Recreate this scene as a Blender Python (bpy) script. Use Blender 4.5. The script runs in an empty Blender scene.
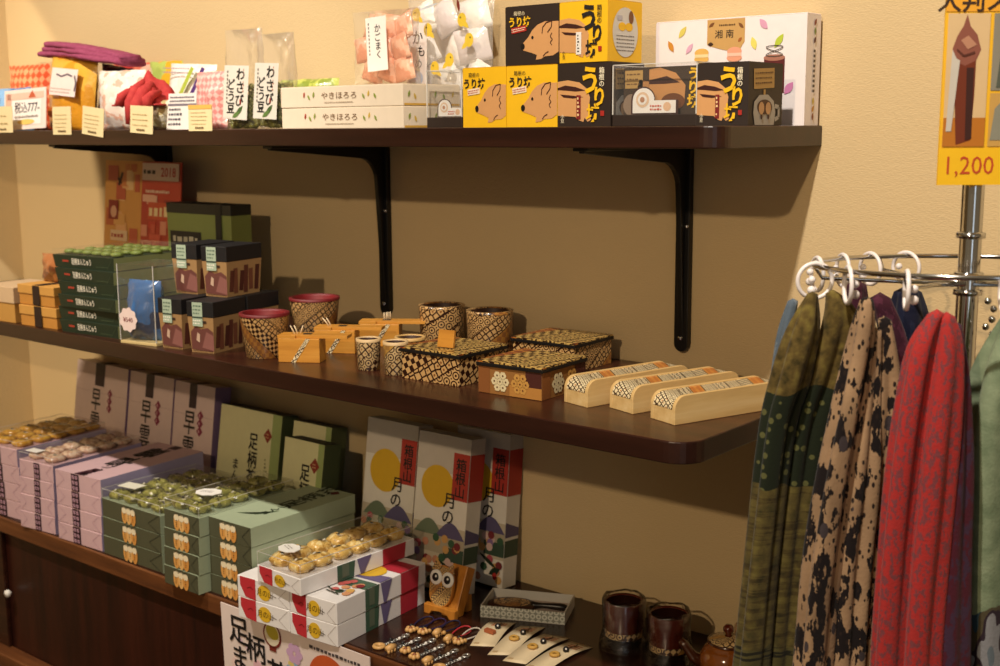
import bpy, bmesh, math, random
from mathutils import Vector, Matrix, noise
R = math.radians
S = bpy.context.scene
COL = S.collection
random.seed(7)

# ------------------------------------------------------------------ camera
cam = bpy.data.cameras.new('camera')
cam.sensor_width = 36.0
cam.lens = 44.46
cam.clip_start = 0.05
co = bpy.data.objects.new('camera', cam); COL.objects.link(co)
cr = Vector((0.77288341, 0.63451969, -0.00599969)); cu = Vector((-0.09908754, 0.13002291, 0.98654736)); cf = Vector((-0.62676382, 0.7618916, -0.16336554))
co.matrix_world = Matrix(((cr.x, cu.x, -cf.x, 0.81612), (cr.y, cu.y, -cf.y, -1.75496), (cr.z, cu.z, -cf.z, 1.51825), (0, 0, 0, 1)))
cam.dof.use_dof = True
cam.dof.focus_distance = 1.80
cam.dof.aperture_fstop = 6.5
S.camera = co

# ------------------------------------------------------------------ world, lamps, exposure
S.view_settings.view_transform = 'Standard'
S.view_settings.look = 'None'
S.view_settings.exposure = 0.0
S.view_settings.gamma = 1.0
S.view_settings.use_curve_mapping = False
W = bpy.data.worlds.new('world'); S.world = W; W.use_nodes = True
bg = W.node_tree.nodes['Background']
bg.inputs[0].default_value = (1.0, 0.74, 0.44, 1); bg.inputs[1].default_value = 0.19

def lamp(name, kind, loc, target, energy, color=(1.0, 0.80, 0.56), size=0.08, angle=100, blend=0.6):
    l = bpy.data.lights.new(name, kind); l.energy = energy; l.color = color
    if kind == 'SPOT':
        l.shadow_soft_size = size; l.spot_size = R(angle); l.spot_blend = blend
    elif kind == 'AREA':
        l.shape = 'DISK'; l.size = size
    else:
        l.shadow_soft_size = size
    o = bpy.data.objects.new(name, l); COL.objects.link(o); o.location = loc
    d = Vector(target) - Vector(loc)
    o.rotation_euler = d.to_track_quat('-Z', 'Y').to_euler()
    return o

lamp('ceiling_spot_right', 'SPOT', (0.28, -1.50, 3.0), (0.1, -0.1, 1.45), 200, (1.0, 0.91, 0.79), 0.035, 80, 0.8)
lamp('ceiling_spot_left', 'SPOT', (-1.40, -1.50, 3.0), (-1.65, -0.1, 1.3), 210, (1.0, 0.91, 0.79), 0.035, 62, 0.8)
lamp('ceiling_lamp_rear', 'SPOT', (0.7, -4.45, 3.0), (-0.5, 0, 1.0), 235, (1.0, 0.76, 0.49), 0.05, 60, 0.8)
lamp('left_wall_spot', 'SPOT', (-1.0, -2.6, 1.33), (-2.83, 0.0, 1.24), 190, (1.0, 0.82, 0.58), 0.02, 32.5, 0.05)  # added low spot; its cone edge stands in for an unseen blocker's shadow
dl = lamp('cool_fill_right', 'AREA', (2.6, -2.9, 1.6), (-0.5, 0, 1.0), 5, (0.72, 0.86, 1.0), 1.0)  # added cool area light: soft fill from the right and chrome highlights
dl.data.shape = 'RECTANGLE'; dl.data.size = 0.7; dl.data.size_y = 1.9

# ------------------------------------------------------------------ materials
def lin(h):
    h = h.lstrip('#'); out = []
    for i in (0, 2, 4):
        c = int(h[i:i+2], 16)/255
        out.append(c/12.92 if c <= 0.04045 else ((c+0.055)/1.055)**2.4)
    return tuple(out)+(1,)
class NT:
    def __init__(s, name):
        s.m = bpy.data.materials.new(name); s.m.use_nodes = True
        s.t = s.m.node_tree; s.n = s.t.nodes; s.b = s.n['Principled BSDF']; s.out = s.n['Material Output']
    def node(s, t, **kw):
        n = s.n.new('ShaderNode'+t)
        for k, v in kw.items(): setattr(n, k, v)
        return n
    def link(s, a, b): s.t.links.new(a, b)
    def put(s, sock, v):
        if hasattr(v, 'links') or isinstance(v, bpy.types.NodeSocket): s.link(v, sock)
        else: sock.default_value = v
    def math(s, op, a, b=0.0, c=None):
        n = s.node('Math', operation=op); s.put(n.inputs[0], a); s.put(n.inputs[1], b)
        if c is not None: s.put(n.inputs[2], c)
        return n.outputs[0]
    def mix(s, f, a, b):
        n = s.node('Mix', data_type='RGBA'); s.put(n.inputs['Factor'], f)
        s.put(n.inputs[6], a); s.put(n.inputs[7], b); return n.outputs[2]
    def coord(s, kind='Object', scale=(1, 1, 1), rot=(0, 0, 0)):
        tc = s.node('TexCoord'); mp = s.node('Mapping')
        s.link(tc.outputs[kind], mp.inputs[0]); mp.inputs['Scale'].default_value = scale; mp.inputs['Rotation'].default_value = rot
        return mp.outputs[0]
    def noise(s, vec, scale, detail=3, rough=0.5):
        n = s.node('TexNoise'); s.link(vec, n.inputs['Vector']); n.inputs['Scale'].default_value = scale
        n.inputs['Detail'].default_value = detail; n.inputs['Roughness'].default_value = rough; return n.outputs['Fac']
    def voro(s, vec, scale, feature='F1', rnd=1.0):
        n = s.node('TexVoronoi', feature=feature); s.link(vec, n.inputs['Vector']); n.inputs['Scale'].default_value = scale
        n.inputs['Randomness'].default_value = rnd; return n
    def ramp(s, f, stops, const=False):
        n = s.node('ValToRGB'); cr_ = n.color_ramp; cr_.interpolation = 'CONSTANT' if const else 'LINEAR'
        while len(cr_.elements) > 1: cr_.elements.remove(cr_.elements[-1])
        cr_.elements[0].position = stops[0][0]; cr_.elements[0].color = stops[0][1]
        for p, c in stops[1:]:
            e = cr_.elements.new(p); e.color = c
        s.link(f, n.inputs[0]); return n.outputs[0]
    def bump(s, h, strength=0.3, dist=0.002):
        n = s.node('Bump'); n.inputs['Strength'].default_value = strength; n.inputs['Distance'].default_value = dist
        s.link(h, n.inputs['Height']); s.link(n.outputs[0], s.b.inputs['Normal'])
    def fin(s, col, rough=0.5, metal=0.0, spec=0.5, coat=0.0):
        s.put(s.b.inputs['Base Color'], col); s.put(s.b.inputs['Roughness'], rough)
        s.b.inputs['Metallic'].default_value = metal; s.b.inputs['Specular IOR Level'].default_value = spec
        s.b.inputs['Coat Weight'].default_value = coat; s.b.inputs['Coat Roughness'].default_value = 0.08
        return s.m
_mc = {}
def PM(hexc, rough=0.55, metal=0.0, coat=0.0, var=0.05):
    """plain coloured material with a faint procedural unevenness"""
    k = (hexc, rough, metal, coat, var)
    if k in _mc: return _mc[k]
    t = NT('paint_'+hexc.strip('#')); c = lin(hexc)
    f = t.noise(t.coord('Object'), 60, 3)
    d = tuple(x*(1-var*2) for x in c[:3])+(1,)
    _mc[k] = t.fin(t.mix(f, d, c), rough, metal, 0.5, coat); return _mc[k]
def wood(name, a, b, c, axis='x', scale=1.0, rough=0.35, coat=0.0):
    t = NT(name); sc = {'x': (2, 26, 26), 'y': (26, 2, 26), 'z': (26, 26, 2)}[axis]
    v = t.coord('Object', tuple(q*scale for q in sc))
    f = t.noise(v, 2.2, 5, 0.62)
    f2 = t.noise(t.coord('Object', tuple(q*scale*3 for q in sc)), 5, 2)
    col = t.ramp(f, [(0.3, lin(a)), (0.52, lin(b)), (0.72, lin(c))])
    col = t.mix(t.math('MULTIPLY', f2, 0.35), col, lin(a))
    t.bump(f2, 0.06, 0.001)
    return t.fin(col, rough, 0, 0.5, coat)
def wallpaper(name, a, b):
    t = NT(name); v = t.coord('Object')
    f = t.noise(v, 130, 4, 0.6); g = t.noise(t.coord('Object', (60, 60, 160)), 3, 3)
    t.bump(t.math('ADD', f, g), 0.35, 0.002)
    return t.fin(t.mix(t.noise(v, 3, 2), lin(a), lin(b)), 0.85, 0, 0.2)
def clear(name, tint='#ffffff', gloss=0.10, rough=0.08, bump=0.0, haze=0.05, fres=0.4):
    """thin clear film or acrylic"""
    t = NT(name); tr = t.node('BsdfTransparent'); tr.inputs[0].default_value = lin(tint)
    gl = t.node('BsdfGlossy'); gl.inputs['Roughness'].default_value = rough
    df = t.node('BsdfDiffuse'); df.inputs[0].default_value = (0.9, 0.9, 0.88, 1)
    lw = t.node('LayerWeight'); lw.inputs[0].default_value = 0.25
    if bump:
        bn = t.node('Bump'); bn.inputs['Strength'].default_value = bump; bn.inputs['Distance'].default_value = 0.004
        t.link(t.noise(t.coord('Object'), 45, 4, 0.65), bn.inputs['Height'])
        t.link(bn.outputs[0], gl.inputs['Normal']); t.link(bn.outputs[0], lw.inputs['Normal'])
    m1 = t.node('MixShader'); m1.inputs[0].default_value = haze; t.link(tr.outputs[0], m1.inputs[1]); t.link(df.outputs[0], m1.inputs[2])
    m2 = t.node('MixShader'); t.link(t.math('MULTIPLY_ADD', lw.outputs['Fresnel'], fres, gloss*0.3), m2.inputs[0])
    t.link(m1.outputs[0], m2.inputs[1]); t.link(gl.outputs[0], m2.inputs[2])
    t.link(m2.outputs[0], t.out.inputs[0]); return t.m

def yosegi(name, ang=55, bw=0.022, cell=0.007, seed=0.0, light='#c9a068', mid='#8a5a30', dark='#30180e', warm='#a87434', rough=0.3):
    """wood-mosaic marquetry: slanted bands, each with its own small geometric pattern"""
    t = NT(name); v = t.coord('UV', (1, 1, 1), (0, 0, R(ang)))
    sp = t.node('SeparateXYZ'); t.link(v, sp.inputs[0])
    q = t.math('DIVIDE', sp.outputs[0], bw)
    band = t.math('FLOOR', q); fr = t.math('FRACT', q)
    hsh = t.math('FRACT', t.math('MULTIPLY_ADD', band, 0.387, 0.17+seed))
    ck = t.node('TexChecker'); t.link(v, ck.inputs['Vector']); ck.inputs['Scale'].default_value = 1/cell
    ck.inputs[1].default_value = lin(light); ck.inputs[2].default_value = lin(dark)
    v2 = t.coord('UV', (1, 1, 1), (0, 0, R(ang+45)))
    ck2 = t.node('TexChecker'); t.link(v2, ck2.inputs['Vector']); ck2.inputs['Scale'].default_value = 0.8/cell
    ck2.inputs[1].default_value = lin(warm); ck2.inputs[2].default_value = lin(mid)
    vo = t.voro(v, 0.75/cell, 'DISTANCE_TO_EDGE', 0.35)
    vf = t.voro(v, 0.75/cell, 'F1', 0.35)
    hexc = t.mix(t.math('LESS_THAN', vo.outputs['Distance'], 0.12), lin(light), lin(dark))
    hexc = t.mix(t.math('LESS_THAN', vf.outputs['Distance'], 0.2), hexc, lin(mid))
    vf3 = t.voro(v2, 0.55/cell, 'F1', 0.0)
    star = t.mix(t.math('LESS_THAN', t.math('FRACT', t.math('MULTIPLY', vf3.outputs['Distance'], 3.2)), 0.45), lin(light), lin(dark))
    c = t.mix(t.math('GREATER_THAN', hsh, 0.3), star, ck.outputs[0])
    c = t.mix(t.math('GREATER_THAN', hsh, 0.52), c, hexc)
    c = t.mix(t.math('GREATER_THAN', hsh, 0.8), c, ck2.outputs[0])
    c = t.mix(t.math('LESS_THAN', fr, 0.07), c, lin(dark))
    return t.fin(c, rough, 0, 0.5, 0.15)

M = {}
M['wall'] = wallpaper('beige_wallpaper', '#cab186', '#d0b78c')
M['floor'] = wood('floor_boards', '#3a2414', '#5a3a20', '#6b4828', 'x', 0.4, 0.4)
M['shelf'] = wood('walnut_laminate', '#22100a', '#3a1c12', '#4a2618', 'x', 0.6, 0.28)
M['edge'] = wood('shelf_edge_band', '#22100b', '#2e1710', '#391e15', 'x', 0.6, 0.3)
M['counter'] = wood('dark_counter', '#1c0c08', '#30160c', '#3c1e12', 'x', 0.5, 0.25)
M['panel'] = wood('counter_panel', '#1e0b06', '#34140a', '#401a0e', 'z', 0.4, 0.4)
M['nosing'] = wood('counter_nosing', '#4a2a16', '#6a3e20', '#80502c', 'x', 0.7, 0.38)
M['steel'] = PM('#141212', 0.4, 0.2)
M['chrome'] = PM('#c8c8c8', 0.12, 1.0, 0, 0.02)
M['nickel'] = PM('#dcdcd8', 0.32, 0.9, 0, 0.02)
M['pine'] = wood('pine_wood', '#b07428', '#cf9038', '#dca44c', 'x', 1.0, 0.4)
M['maple'] = wood('maple_wood', '#c9a468', '#dcbb80', '#e6ca94', 'y', 0.8, 0.38)
M['owlwood'] = wood('owl_stand_wood', '#a0621e', '#c07c2c', '#cc8c3c', 'z', 1.0, 0.4)
M['film'] = clear('clear_film', haze=0.05, bump=0.6, rough=0.12)
M['milky'] = clear('milky_film', haze=0.16, bump=0.8, rough=0.12)
M['wrapfilm'] = clear('wrap_film', haze=0.0, gloss=0.3, bump=1.0, rough=0.08, fres=0.8)
M['acryl'] = clear('clear_acrylic', haze=0.015, gloss=0.03, fres=0.15)
M['lidfilm'] = clear('clear_box_lid', haze=0.012, gloss=0.12, bump=0.35, fres=0.25)
M['acedge'] = PM('#d8d4cc', 0.2)  # glint along clear plastic edges, painted as pale strips
M['white'] = PM('#e9e4dc', 0.5)
M['black'] = PM('#120e0d', 0.5)
M['ink'] = PM('#1a1513', 0.6)
M['yos_a'] = yosegi('marquetry_a', 55, 0.024, 0.007)
M['yos_b'] = yosegi('marquetry_b', -50, 0.020, 0.006, 0.33)
M['yos_c'] = yosegi('marquetry_c', 60, 0.030, 0.0085, 0.61)
M['yos_lid'] = yosegi('marquetry_lid', 14, 0.030, 0.0105, 0.2, '#c8a45c', '#7a3420', '#2a140c', '#b4702c')
M['yos_strip'] = yosegi('marquetry_strip', 60, 0.019, 0.0050, 0.45, '#e8d6ac', '#b4652c', '#3a2418', '#d08a3c')
M['yos_fine'] = yosegi('marquetry_fine', 40, 0.008, 0.0032, 0.3, '#c8a060', '#8a5a28', '#2a140c', '#a87430')
M['yos_cup'] = yosegi('marquetry_cup', 50, 0.018, 0.0075, 0.1, '#d4b684', '#a47840', '#3a1c10', '#c09448')

# ------------------------------------------------------------------ mesh builder
class Fr:
    """a flat frame on a surface: origin, two axes, normal"""
    def __init__(s, o, u, v):
        s.o = Vector(o); s.u = Vector(u).normalized(); s.v = Vector(v).normalized(); s.n = s.u.cross(s.v)
    def p(s, x, y, l=0): return s.o + s.u*x + s.v*y + s.n*(0.0004*l)
_tc = {}
def glyphs(txt, bold):
    k = (txt, bold)
    if k in _tc: return _tc[k]
    c = bpy.data.curves.new('lettering', 'FONT'); c.body = txt; c.size = 1; c.resolution_u = 2; c.offset = bold
    o = bpy.data.objects.new('lettering', c); COL.objects.link(o)
    bpy.context.view_layer.update()
    ev = o.evaluated_get(bpy.context.evaluated_depsgraph_get()); me = ev.to_mesh()
    vs = [(v.co.x, v.co.y) for v in me.vertices]; fs = [tuple(p.vertices) for p in me.polygons]
    ev.to_mesh_clear(); bpy.data.objects.remove(o); bpy.data.curves.remove(c)
    xs = [v[0] for v in vs]; ys = [v[1] for v in vs]
    _tc[k] = (vs, fs, min(xs), max(xs), min(ys), max(ys)); return _tc[k]
class MB:
    def __init__(s): s.v = []; s.f = []; s.mi = []; s.uv = []; s.sm = []; s.mats = []
    def m(s, mat):
        if isinstance(mat, str): mat = M[mat] if mat in M else PM(mat)
        if mat not in s.mats: s.mats.append(mat)
        return s.mats.index(mat)
    def add(s, vs, fs, mat, uv=None, smooth=False):
        b = len(s.v); s.v += [tuple(v) for v in vs]; i = s.m(mat)
        for f in fs:
            s.f.append(tuple(b+k for k in f)); s.mi.append(i); s.sm.append(smooth)
            s.uv.append([uv[k] for k in f] if uv else None)
    def box(s, a, b, mat, X=None):
        (x0, y0, z0), (x1, y1, z1) = a, b
        vs = [Vector(q) for q in ((x0,y0,z0),(x1,y0,z0),(x1,y1,z0),(x0,y1,z0),(x0,y0,z1),(x1,y0,z1),(x1,y1,z1),(x0,y1,z1))]
        if X is not None: vs = [X @ q for q in vs]
        s.add(vs, [(3,2,1,0),(4,5,6,7),(0,1,5,4),(1,2,6,5),(2,3,7,6),(3,0,4,7)], mat)
    def frus(s, w0, d0, w1, d1, h, mat, c=(0, 0, 0)):
        q = []
        for (w, d, z) in ((w0, d0, 0), (w1, d1, h)):
            q += [(c[0]-w/2, c[1]-d/2, c[2]+z), (c[0]+w/2, c[1]-d/2, c[2]+z), (c[0]+w/2, c[1]+d/2, c[2]+z), (c[0]-w/2, c[1]+d/2, c[2]+z)]
        s.add(q, [(3,2,1,0),(4,5,6,7),(0,1,5,4),(1,2,6,5),(2,3,7,6),(3,0,4,7)], mat)
    def prism(s, poly, fr, depth, mat, smooth=False):
        n = len(poly); a = [fr.p(x, y) for x, y in poly]; b = [p - fr.n*depth for p in a]
        s.add(a+b, [tuple(range(n)), tuple(range(2*n-1, n-1, -1))]+[(k, n+k, n+(k+1) % n, (k+1) % n) for k in range(n)], mat, None, smooth)
    def lathe(s, prof, mat, c=(0, 0, 0), n=32, axis='z', sx=1, sy=1):
        vs = []; uv = []; rm = max(p[0] for p in prof); L = 0
        for i, (r, z) in enumerate(prof):
            if i: L += math.hypot(r-prof[i-1][0], z-prof[i-1][1])
            for k in range(n+1):
                a = 2*math.pi*k/n; x, y = r*math.cos(a)*sx, r*math.sin(a)*sy
                p = (x, y, z) if axis == 'z' else ((z, x, y) if axis == 'x' else (y, z, x))
                vs.append(Vector(p)+Vector(c)); uv.append((a*rm, L))
        fs = [(i*(n+1)+k, i*(n+1)+k+1, (i+1)*(n+1)+k+1, (i+1)*(n+1)+k) for i in range(len(prof)-1) for k in range(n)]
        s.add(vs, fs, mat, uv, True)
    def tube(s, pts, r, mat, n=8, closed=False, cap=True):
        pts = [Vector(p) for p in pts]; N = len(pts); vs = []; prev = None
        for i, p in enumerate(pts):
            t = (pts[(i+1) % N]-pts[i-1]) if closed else (pts[min(i+1, N-1)]-pts[max(i-1, 0)])
            t.normalize()
            if prev is None: prev = t.orthogonal().normalized()
            u = prev - t*prev.dot(t); u.normalize(); prev = u; w = t.cross(u)
            rr = r[i] if isinstance(r, (list, tuple)) else r
            for k in range(n):
                a = 2*math.pi*k/n; vs.append(p+u*math.cos(a)*rr+w*math.sin(a)*rr)
        fs = [(i*n+k, i*n+(k+1) % n, ((i+1) % N)*n+(k+1) % n, ((i+1) % N)*n+k) for i in range(N if closed else N-1) for k in range(n)]
        if cap and not closed: fs += [tuple(range(n-1, -1, -1)), tuple(range((N-1)*n, N*n))]
        s.add(vs, fs, mat, None, True)
    def ball(s, c, r, mat, n=12, sx=1, sy=1, sz=1):
        k = n//2
        s.lathe([(max(r*math.sin(math.pi*i/k), 1e-5), -r*math.cos(math.pi*i/k)*sz) for i in range(k+1)], mat, c, n, 'z', sx, sy)
    def rect(s, fr, x0, y0, x1, y1, mat, l=1): s.poly(fr, [(x0, y0), (x1, y0), (x1, y1), (x0, y1)], mat, l)
    def poly(s, fr, pts, mat, l=1): s.add([fr.p(x, y, l) for x, y in pts], [tuple(range(len(pts)))], mat, list(pts))
    def disc(s, fr, x, y, rx, ry, mat, l=1, n=20, rot=0):
        c, q = math.cos(rot), math.sin(rot)
        s.poly(fr, [(x+rx*math.cos(2*math.pi*k/n)*c-ry*math.sin(2*math.pi*k/n)*q, y+rx*math.cos(2*math.pi*k/n)*q+ry*math.sin(2*math.pi*k/n)*c) for k in range(n)], mat, l)
    def leaf(s, fr, x, y, L, w, rot, mat, l=1):
        c, q = math.cos(rot), math.sin(rot); pts = []
        for k in range(7): pts.append((L*(k/6-.5), w*math.sin(math.pi*k/6)/2))
        for k in range(5, 0, -1): pts.append((L*(k/6-.5), -w*math.sin(math.pi*k/6)/2))
        s.poly(fr, [(x+a*c-b*q, y+a*q+b*c) for a, b in pts], mat, l)
    def stroke(s, fr, pts, w, mat, l=2):
        for (x0, y0), (x1, y1) in zip(pts, pts[1:]):
            d = math.hypot(x1-x0, y1-y0) or 1e-6; nx, ny = -(y1-y0)/d*w/2, (x1-x0)/d*w/2
            s.add([fr.p(x0+nx, y0+ny, l), fr.p(x0-nx, y0-ny, l), fr.p(x1-nx, y1-ny, l), fr.p(x1+nx, y1+ny, l)], [(0, 1, 2, 3)], mat)
    def text(s, fr, txt, cx, cy, h, mat, l=2, bold=0.0, sx=1.0, rot=0.0):
        """one line, centred on cx, cy; h = height of a character cell"""
        vs, fs, x0, x1, y0, y1 = glyphs(txt, bold); k = h/0.9; mx, my = (x0+x1)/2, (y0+y1)/2
        c, q = math.cos(rot), math.sin(rot)
        s.add([fr.p(cx+((x-mx)*k*sx)*c-((y-my)*k)*q, cy+((x-mx)*k*sx)*q+((y-my)*k)*c, l) for x, y in vs], fs, mat)
    def vtext(s, fr, txt, cx, top, h, mat, l=2, bold=0.0, sx=1.0, dx=0.0):
        for i, ch in enumerate(txt): s.text(fr, ch, cx+dx*i, top-h*(i+.5), h*0.92, mat, l, bold, sx)
    def scrib(s, fr, x0, y0, x1, y1, rows, mat, l=2, fill=0.5, seed=1):
        """rows of tiny illegible print"""
        rg = random.Random(seed); dy = (y1-y0)/rows
        for i in range(rows):
            y = y1-dy*(i+.5); x = x0
            while x < x1-1e-6:
                w = dy*rg.uniform(.35, .9)
                if x+w > x1: break
                s.rect(fr, x, y-dy*fill/2, x+w, y+dy*fill/2*rg.uniform(.5, 1), mat, l); x += w+dy*.25
    def build(s, name, parent=None, loc=None, rz=None, bevel=0, seg=2, mods=()):
        me = bpy.data.meshes.new(name); me.from_pydata(s.v, [], s.f)
        for m in s.mats: me.materials.append(m)
        me.polygons.foreach_set('material_index', s.mi); me.polygons.foreach_set('use_smooth', s.sm)
        ul = me.uv_layers.new(name='UVMap'); me.update()
        for p in me.polygons:
            uv = s.uv[p.index]; n = p.normal; ax = max(range(3), key=lambda k: abs(n[k]))
            for j, li in enumerate(p.loop_indices):
                if uv: ul.data[li].uv = uv[j]
                else:
                    c = s.v[s.f[p.index][j]]
                    ul.data[li].uv = ((c[1], c[2]), (c[0], c[2]), (c[0], c[1]))[ax]
        o = bpy.data.objects.new(name, me); COL.objects.link(o)
        if parent: o.parent = parent
        if loc is not None: o.location = loc
        if rz is not None: o.rotation_euler = (0, 0, rz)
        if bevel:
            b = o.modifiers.new('bevel', 'BEVEL'); b.width = bevel; b.segments = seg; b.limit_method = 'ANGLE'; b.angle_limit = R(50)
            b.harden_normals = False
        return o
def tag(o, label, cat, group=None, kind=None):
    if label: o['label'] = label
    if cat: o['category'] = cat
    if group: o['group'] = group
    if kind: o['kind'] = kind
    return o
def E(name, label, cat, loc, rz=0, group=None, rot=None):
    o = bpy.data.objects.new(name, None); COL.objects.link(o); o.empty_display_size = 0.02
    o.location = loc; o.rotation_euler = rot if rot else (0, 0, rz)
    return tag(o, label, cat, group)
def dup(o, loc, rz=None, label=None, group=None):
    c = o.copy(); COL.objects.link(c); c.location = loc
    if rz is not None: c.rotation_euler = (0, 0, rz)
    if label: c['label'] = label
    if group: c['group'] = group
    kids = [k for k in KIDS.get(o.name, [])] or [k for k in bpy.data.objects if k.parent == o]
    for k in kids:
        d = k.copy(); COL.objects.link(d); d.parent = c
        for g in [g for g in bpy.data.objects if g.parent == k]:
            e = g.copy(); COL.objects.link(e); e.parent = d
    return c
KIDS = {}
def struct(o): o['kind'] = 'structure'; return o
def front(w=0, h=0): return Fr((0, -0.0003, 0), (1, 0, 0), (0, 0, 1))
def right(w): return Fr((w+0.0003, 0, 0), (0, 1, 0), (0, 0, 1))
def left(d): return Fr((-0.0003, d, 0), (0, -1, 0), (0, 0, 1))
def topf(h): return Fr((0, 0, h+0.0003), (1, 0, 0), (0, 1, 0))
def grow(name, label, cat, w, h, d, mat, loc, rz=0, group=None, seed=0, crimp=0.012, wrinkle=0.006, rot=None, nx=14, nz=14, parent=None, bulge=0.5):
    """a soft pillow-shaped pack standing on its lower edge: x = width, z = height"""
    b = MB(); vs = []; uv = []
    for side in (-1, 1):
        for j in range(nz+1):
            for i in range(nx+1):
                u, v = i/nx, j/nz
                k = (math.sin(math.pi*min(max(u, 0), 1))**bulge)*(math.sin(math.pi*min(max(v*0.93+0.04, 0), 1))**bulge)
                if i in (0, nx): k = 0
                if j == nz: k = 0
                nv = noise.noise(Vector((u*5+seed*3.1, v*5*h/w, side*2+seed)))+.5*noise.noise(Vector((u*11+seed, v*11, side+seed*2)))
                y = side*(d/2*k) + (wrinkle*nv if k > 0 else 0)
                x = (u-.5)*w*(1-.05*math.sin(math.pi*v)) + .3*wrinkle*noise.noise(Vector((v*6, seed, u)))
                vs.append((x, y, max(v*h+.3*wrinkle*noise.noise(Vector((u*6, seed+5, v)))*(v > 0), 0))); uv.append((u*w, v*h))
    n1 = nx+1; o2 = n1*(nz+1); fs = []
    for j in range(nz):
        for i in range(nx):
            a = j*n1+i; fs.append((a, a+1, a+1+n1, a+n1)); fs.append((o2+a+1, o2+a, o2+a+n1, o2+a+1+n1))
    for i in range(nx): fs.append((o2+i, o2+i+1, i+1, i))
    b.add(vs, fs, mat, uv, True)
    o = b.build(name, parent); o.location = loc; o.rotation_euler = rot if rot else (0, 0, rz)
    if label: tag(o, label, cat, group)
    return o
ZU, ZL, ZC = 1.52, 1.1232, 0.6683
# ------------------------------------------------------------------ setting
b = MB(); b.box((-2.36, 0, 0), (2.6, 0.06, 2.7), 'wall'); struct(b.build('wall_back'))
b = MB(); b.box((-2.36, -5.2, 0), (-2.3, 0, 2.7), 'wall'); struct(b.build('wall_left'))
b = MB(); b.box((-2.36, -5.2, -0.05), (2.6, 0.06, 0), 'floor'); struct(b.build('floor'))

# ------------------------------------------------------------------ shelves
def shelf_board(parent, x0, x1, d, z, rad):
    b = MB(); pts = [(x0, -0.0005), (x0, -d)]
    for k in range(9):
        a = -math.pi/2 + (math.pi/2)*k/8; pts.append((x1-rad+rad*math.cos(a), -d+rad+rad*math.sin(a)))
    pts.append((x1, -0.0005)); n = len(pts)
    T = [Vector((x, y, z)) for x, y in pts]; L = [Vector((x, y, z-.03)) for x, y in pts]
    b.add(T+L, [tuple(range(n)), tuple(range(2*n-1, n-1, -1))], 'shelf')
    b.add(T+L, [(k, n+k, n+(k+1) % n, (k+1) % n) for k in range(n)], 'edge', None, False)
    o = b.build('board', parent, (-parent.location.x, -parent.location.y, -parent.location.z))
    m = o.modifiers.new('weld', 'WELD'); m.merge_threshold = 0.0001
    q = o.modifiers.new('bevel', 'BEVEL'); q.width = 0.0018; q.segments = 2; q.limit_method = 'ANGLE'; q.angle_limit = R(50)
    return o
up = E('wall_shelf', 'upper dark walnut wall shelf on black brackets, full of snack bags and yellow boxes', 'shelf', (-1.15, 0, ZU-.03))
shelf_board(up, -2.298, 0.0, 0.3083, ZU, 0.03)
def bracket(x):
    arm, leg = 0.295, 0.338
    prof = [(0, 0), (arm, 0), (arm, -.008), (.075, -.026)]
    for k in range(7):
        a = math.pi/2*k/6; prof.append((.075-.046*math.sin(a), -.072+.046*math.cos(a)))
    prof += [(.012, -leg+.012), (.008, -leg), (0, -leg)]
    # profile in (distance from wall, height); frame u = -y, v = z, normal = -x
    b = MB(); b.prism(prof, Fr((.005, 0, 0), (0, -1, 0), (0, 0, 1)), -.010, 'steel')
    rad = .013
    flange = [(-rad, 0), (rad, 0), (rad, -leg+rad)]
    for k in range(1, 8): flange.append((rad*math.cos(math.pi*k/8), -leg+rad-rad*math.sin(math.pi*k/8)))
    flange.append((-rad, -leg+rad)); flange = flange[::-1]
    b.prism(flange, Fr((0, -.0125, 0), (1, 0, 0), (0, 0, 1)), .012, 'steel')
    b.box((-.013, -arm-.004, -.005), (.013, -.001, 0), 'steel')
    o = b.build('bracket', up, (x+1.15, -.0003, 0), bevel=.0015)
    for z in (-.13, -.315):
        c = MB(); c.lathe([(1e-5, -.003), (.004, -.0025), (.0045, 0)], 'chrome', (0, 0, 0), 10, 'y')
        c.build('screw', o, (.0075 if z > -.2 else 0.0, -.0128, z))
    return o
for x in (-1.6192, -0.9158, -0.2313): bracket(x)
lo = E('wall_shelf', 'lower dark walnut wall shelf with rounded corner carrying marquetry boxes', 'shelf', (-1.13, 0, ZL-.03))
shelf_board(lo, -2.298, 0.0394, 0.437, ZL, 0.038)

# ------------------------------------------------------------------ counter
ct = E('display_counter', 'long dark brown wooden counter along the wall under the two shelves', 'counter', (-1.1, -0.2, 0))
b = MB(); b.box((-1.198, -.195, 0.0), (1.17, .1995, ZC-.036), 'panel'); b.build('cabinet_body', ct)
b = MB(); b.box((-1.198, -.206, ZC-.036), (1.18, .1995, ZC), 'counter'); b.build('worktop', ct, bevel=.002)
b = MB(); b.box((-1.198, -.2125, ZC-.037), (1.18, -.2062, ZC-.0005), 'nosing'); b.build('edge_nosing', ct, bevel=.003)
b = MB(); b.box((-1.198, -.236, 0.30), (1.17, -.1955, 0.352), 'nosing'); b.build('lower_rail', ct, bevel=.003)
b = MB(); b.box((-1.198, -.206, 0.352), (-.655, -.1955, ZC-.037), 'counter'); b.build('side_post', ct, bevel=.002)
b = MB(); b.lathe([(1e-5, -.014), (.008, -.012), (.009, -.006), (.004, 0)], 'white', (0, 0, 0), 14, 'y'); b.build('knob', ct, (-.63, -.206, 0.49))

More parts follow.
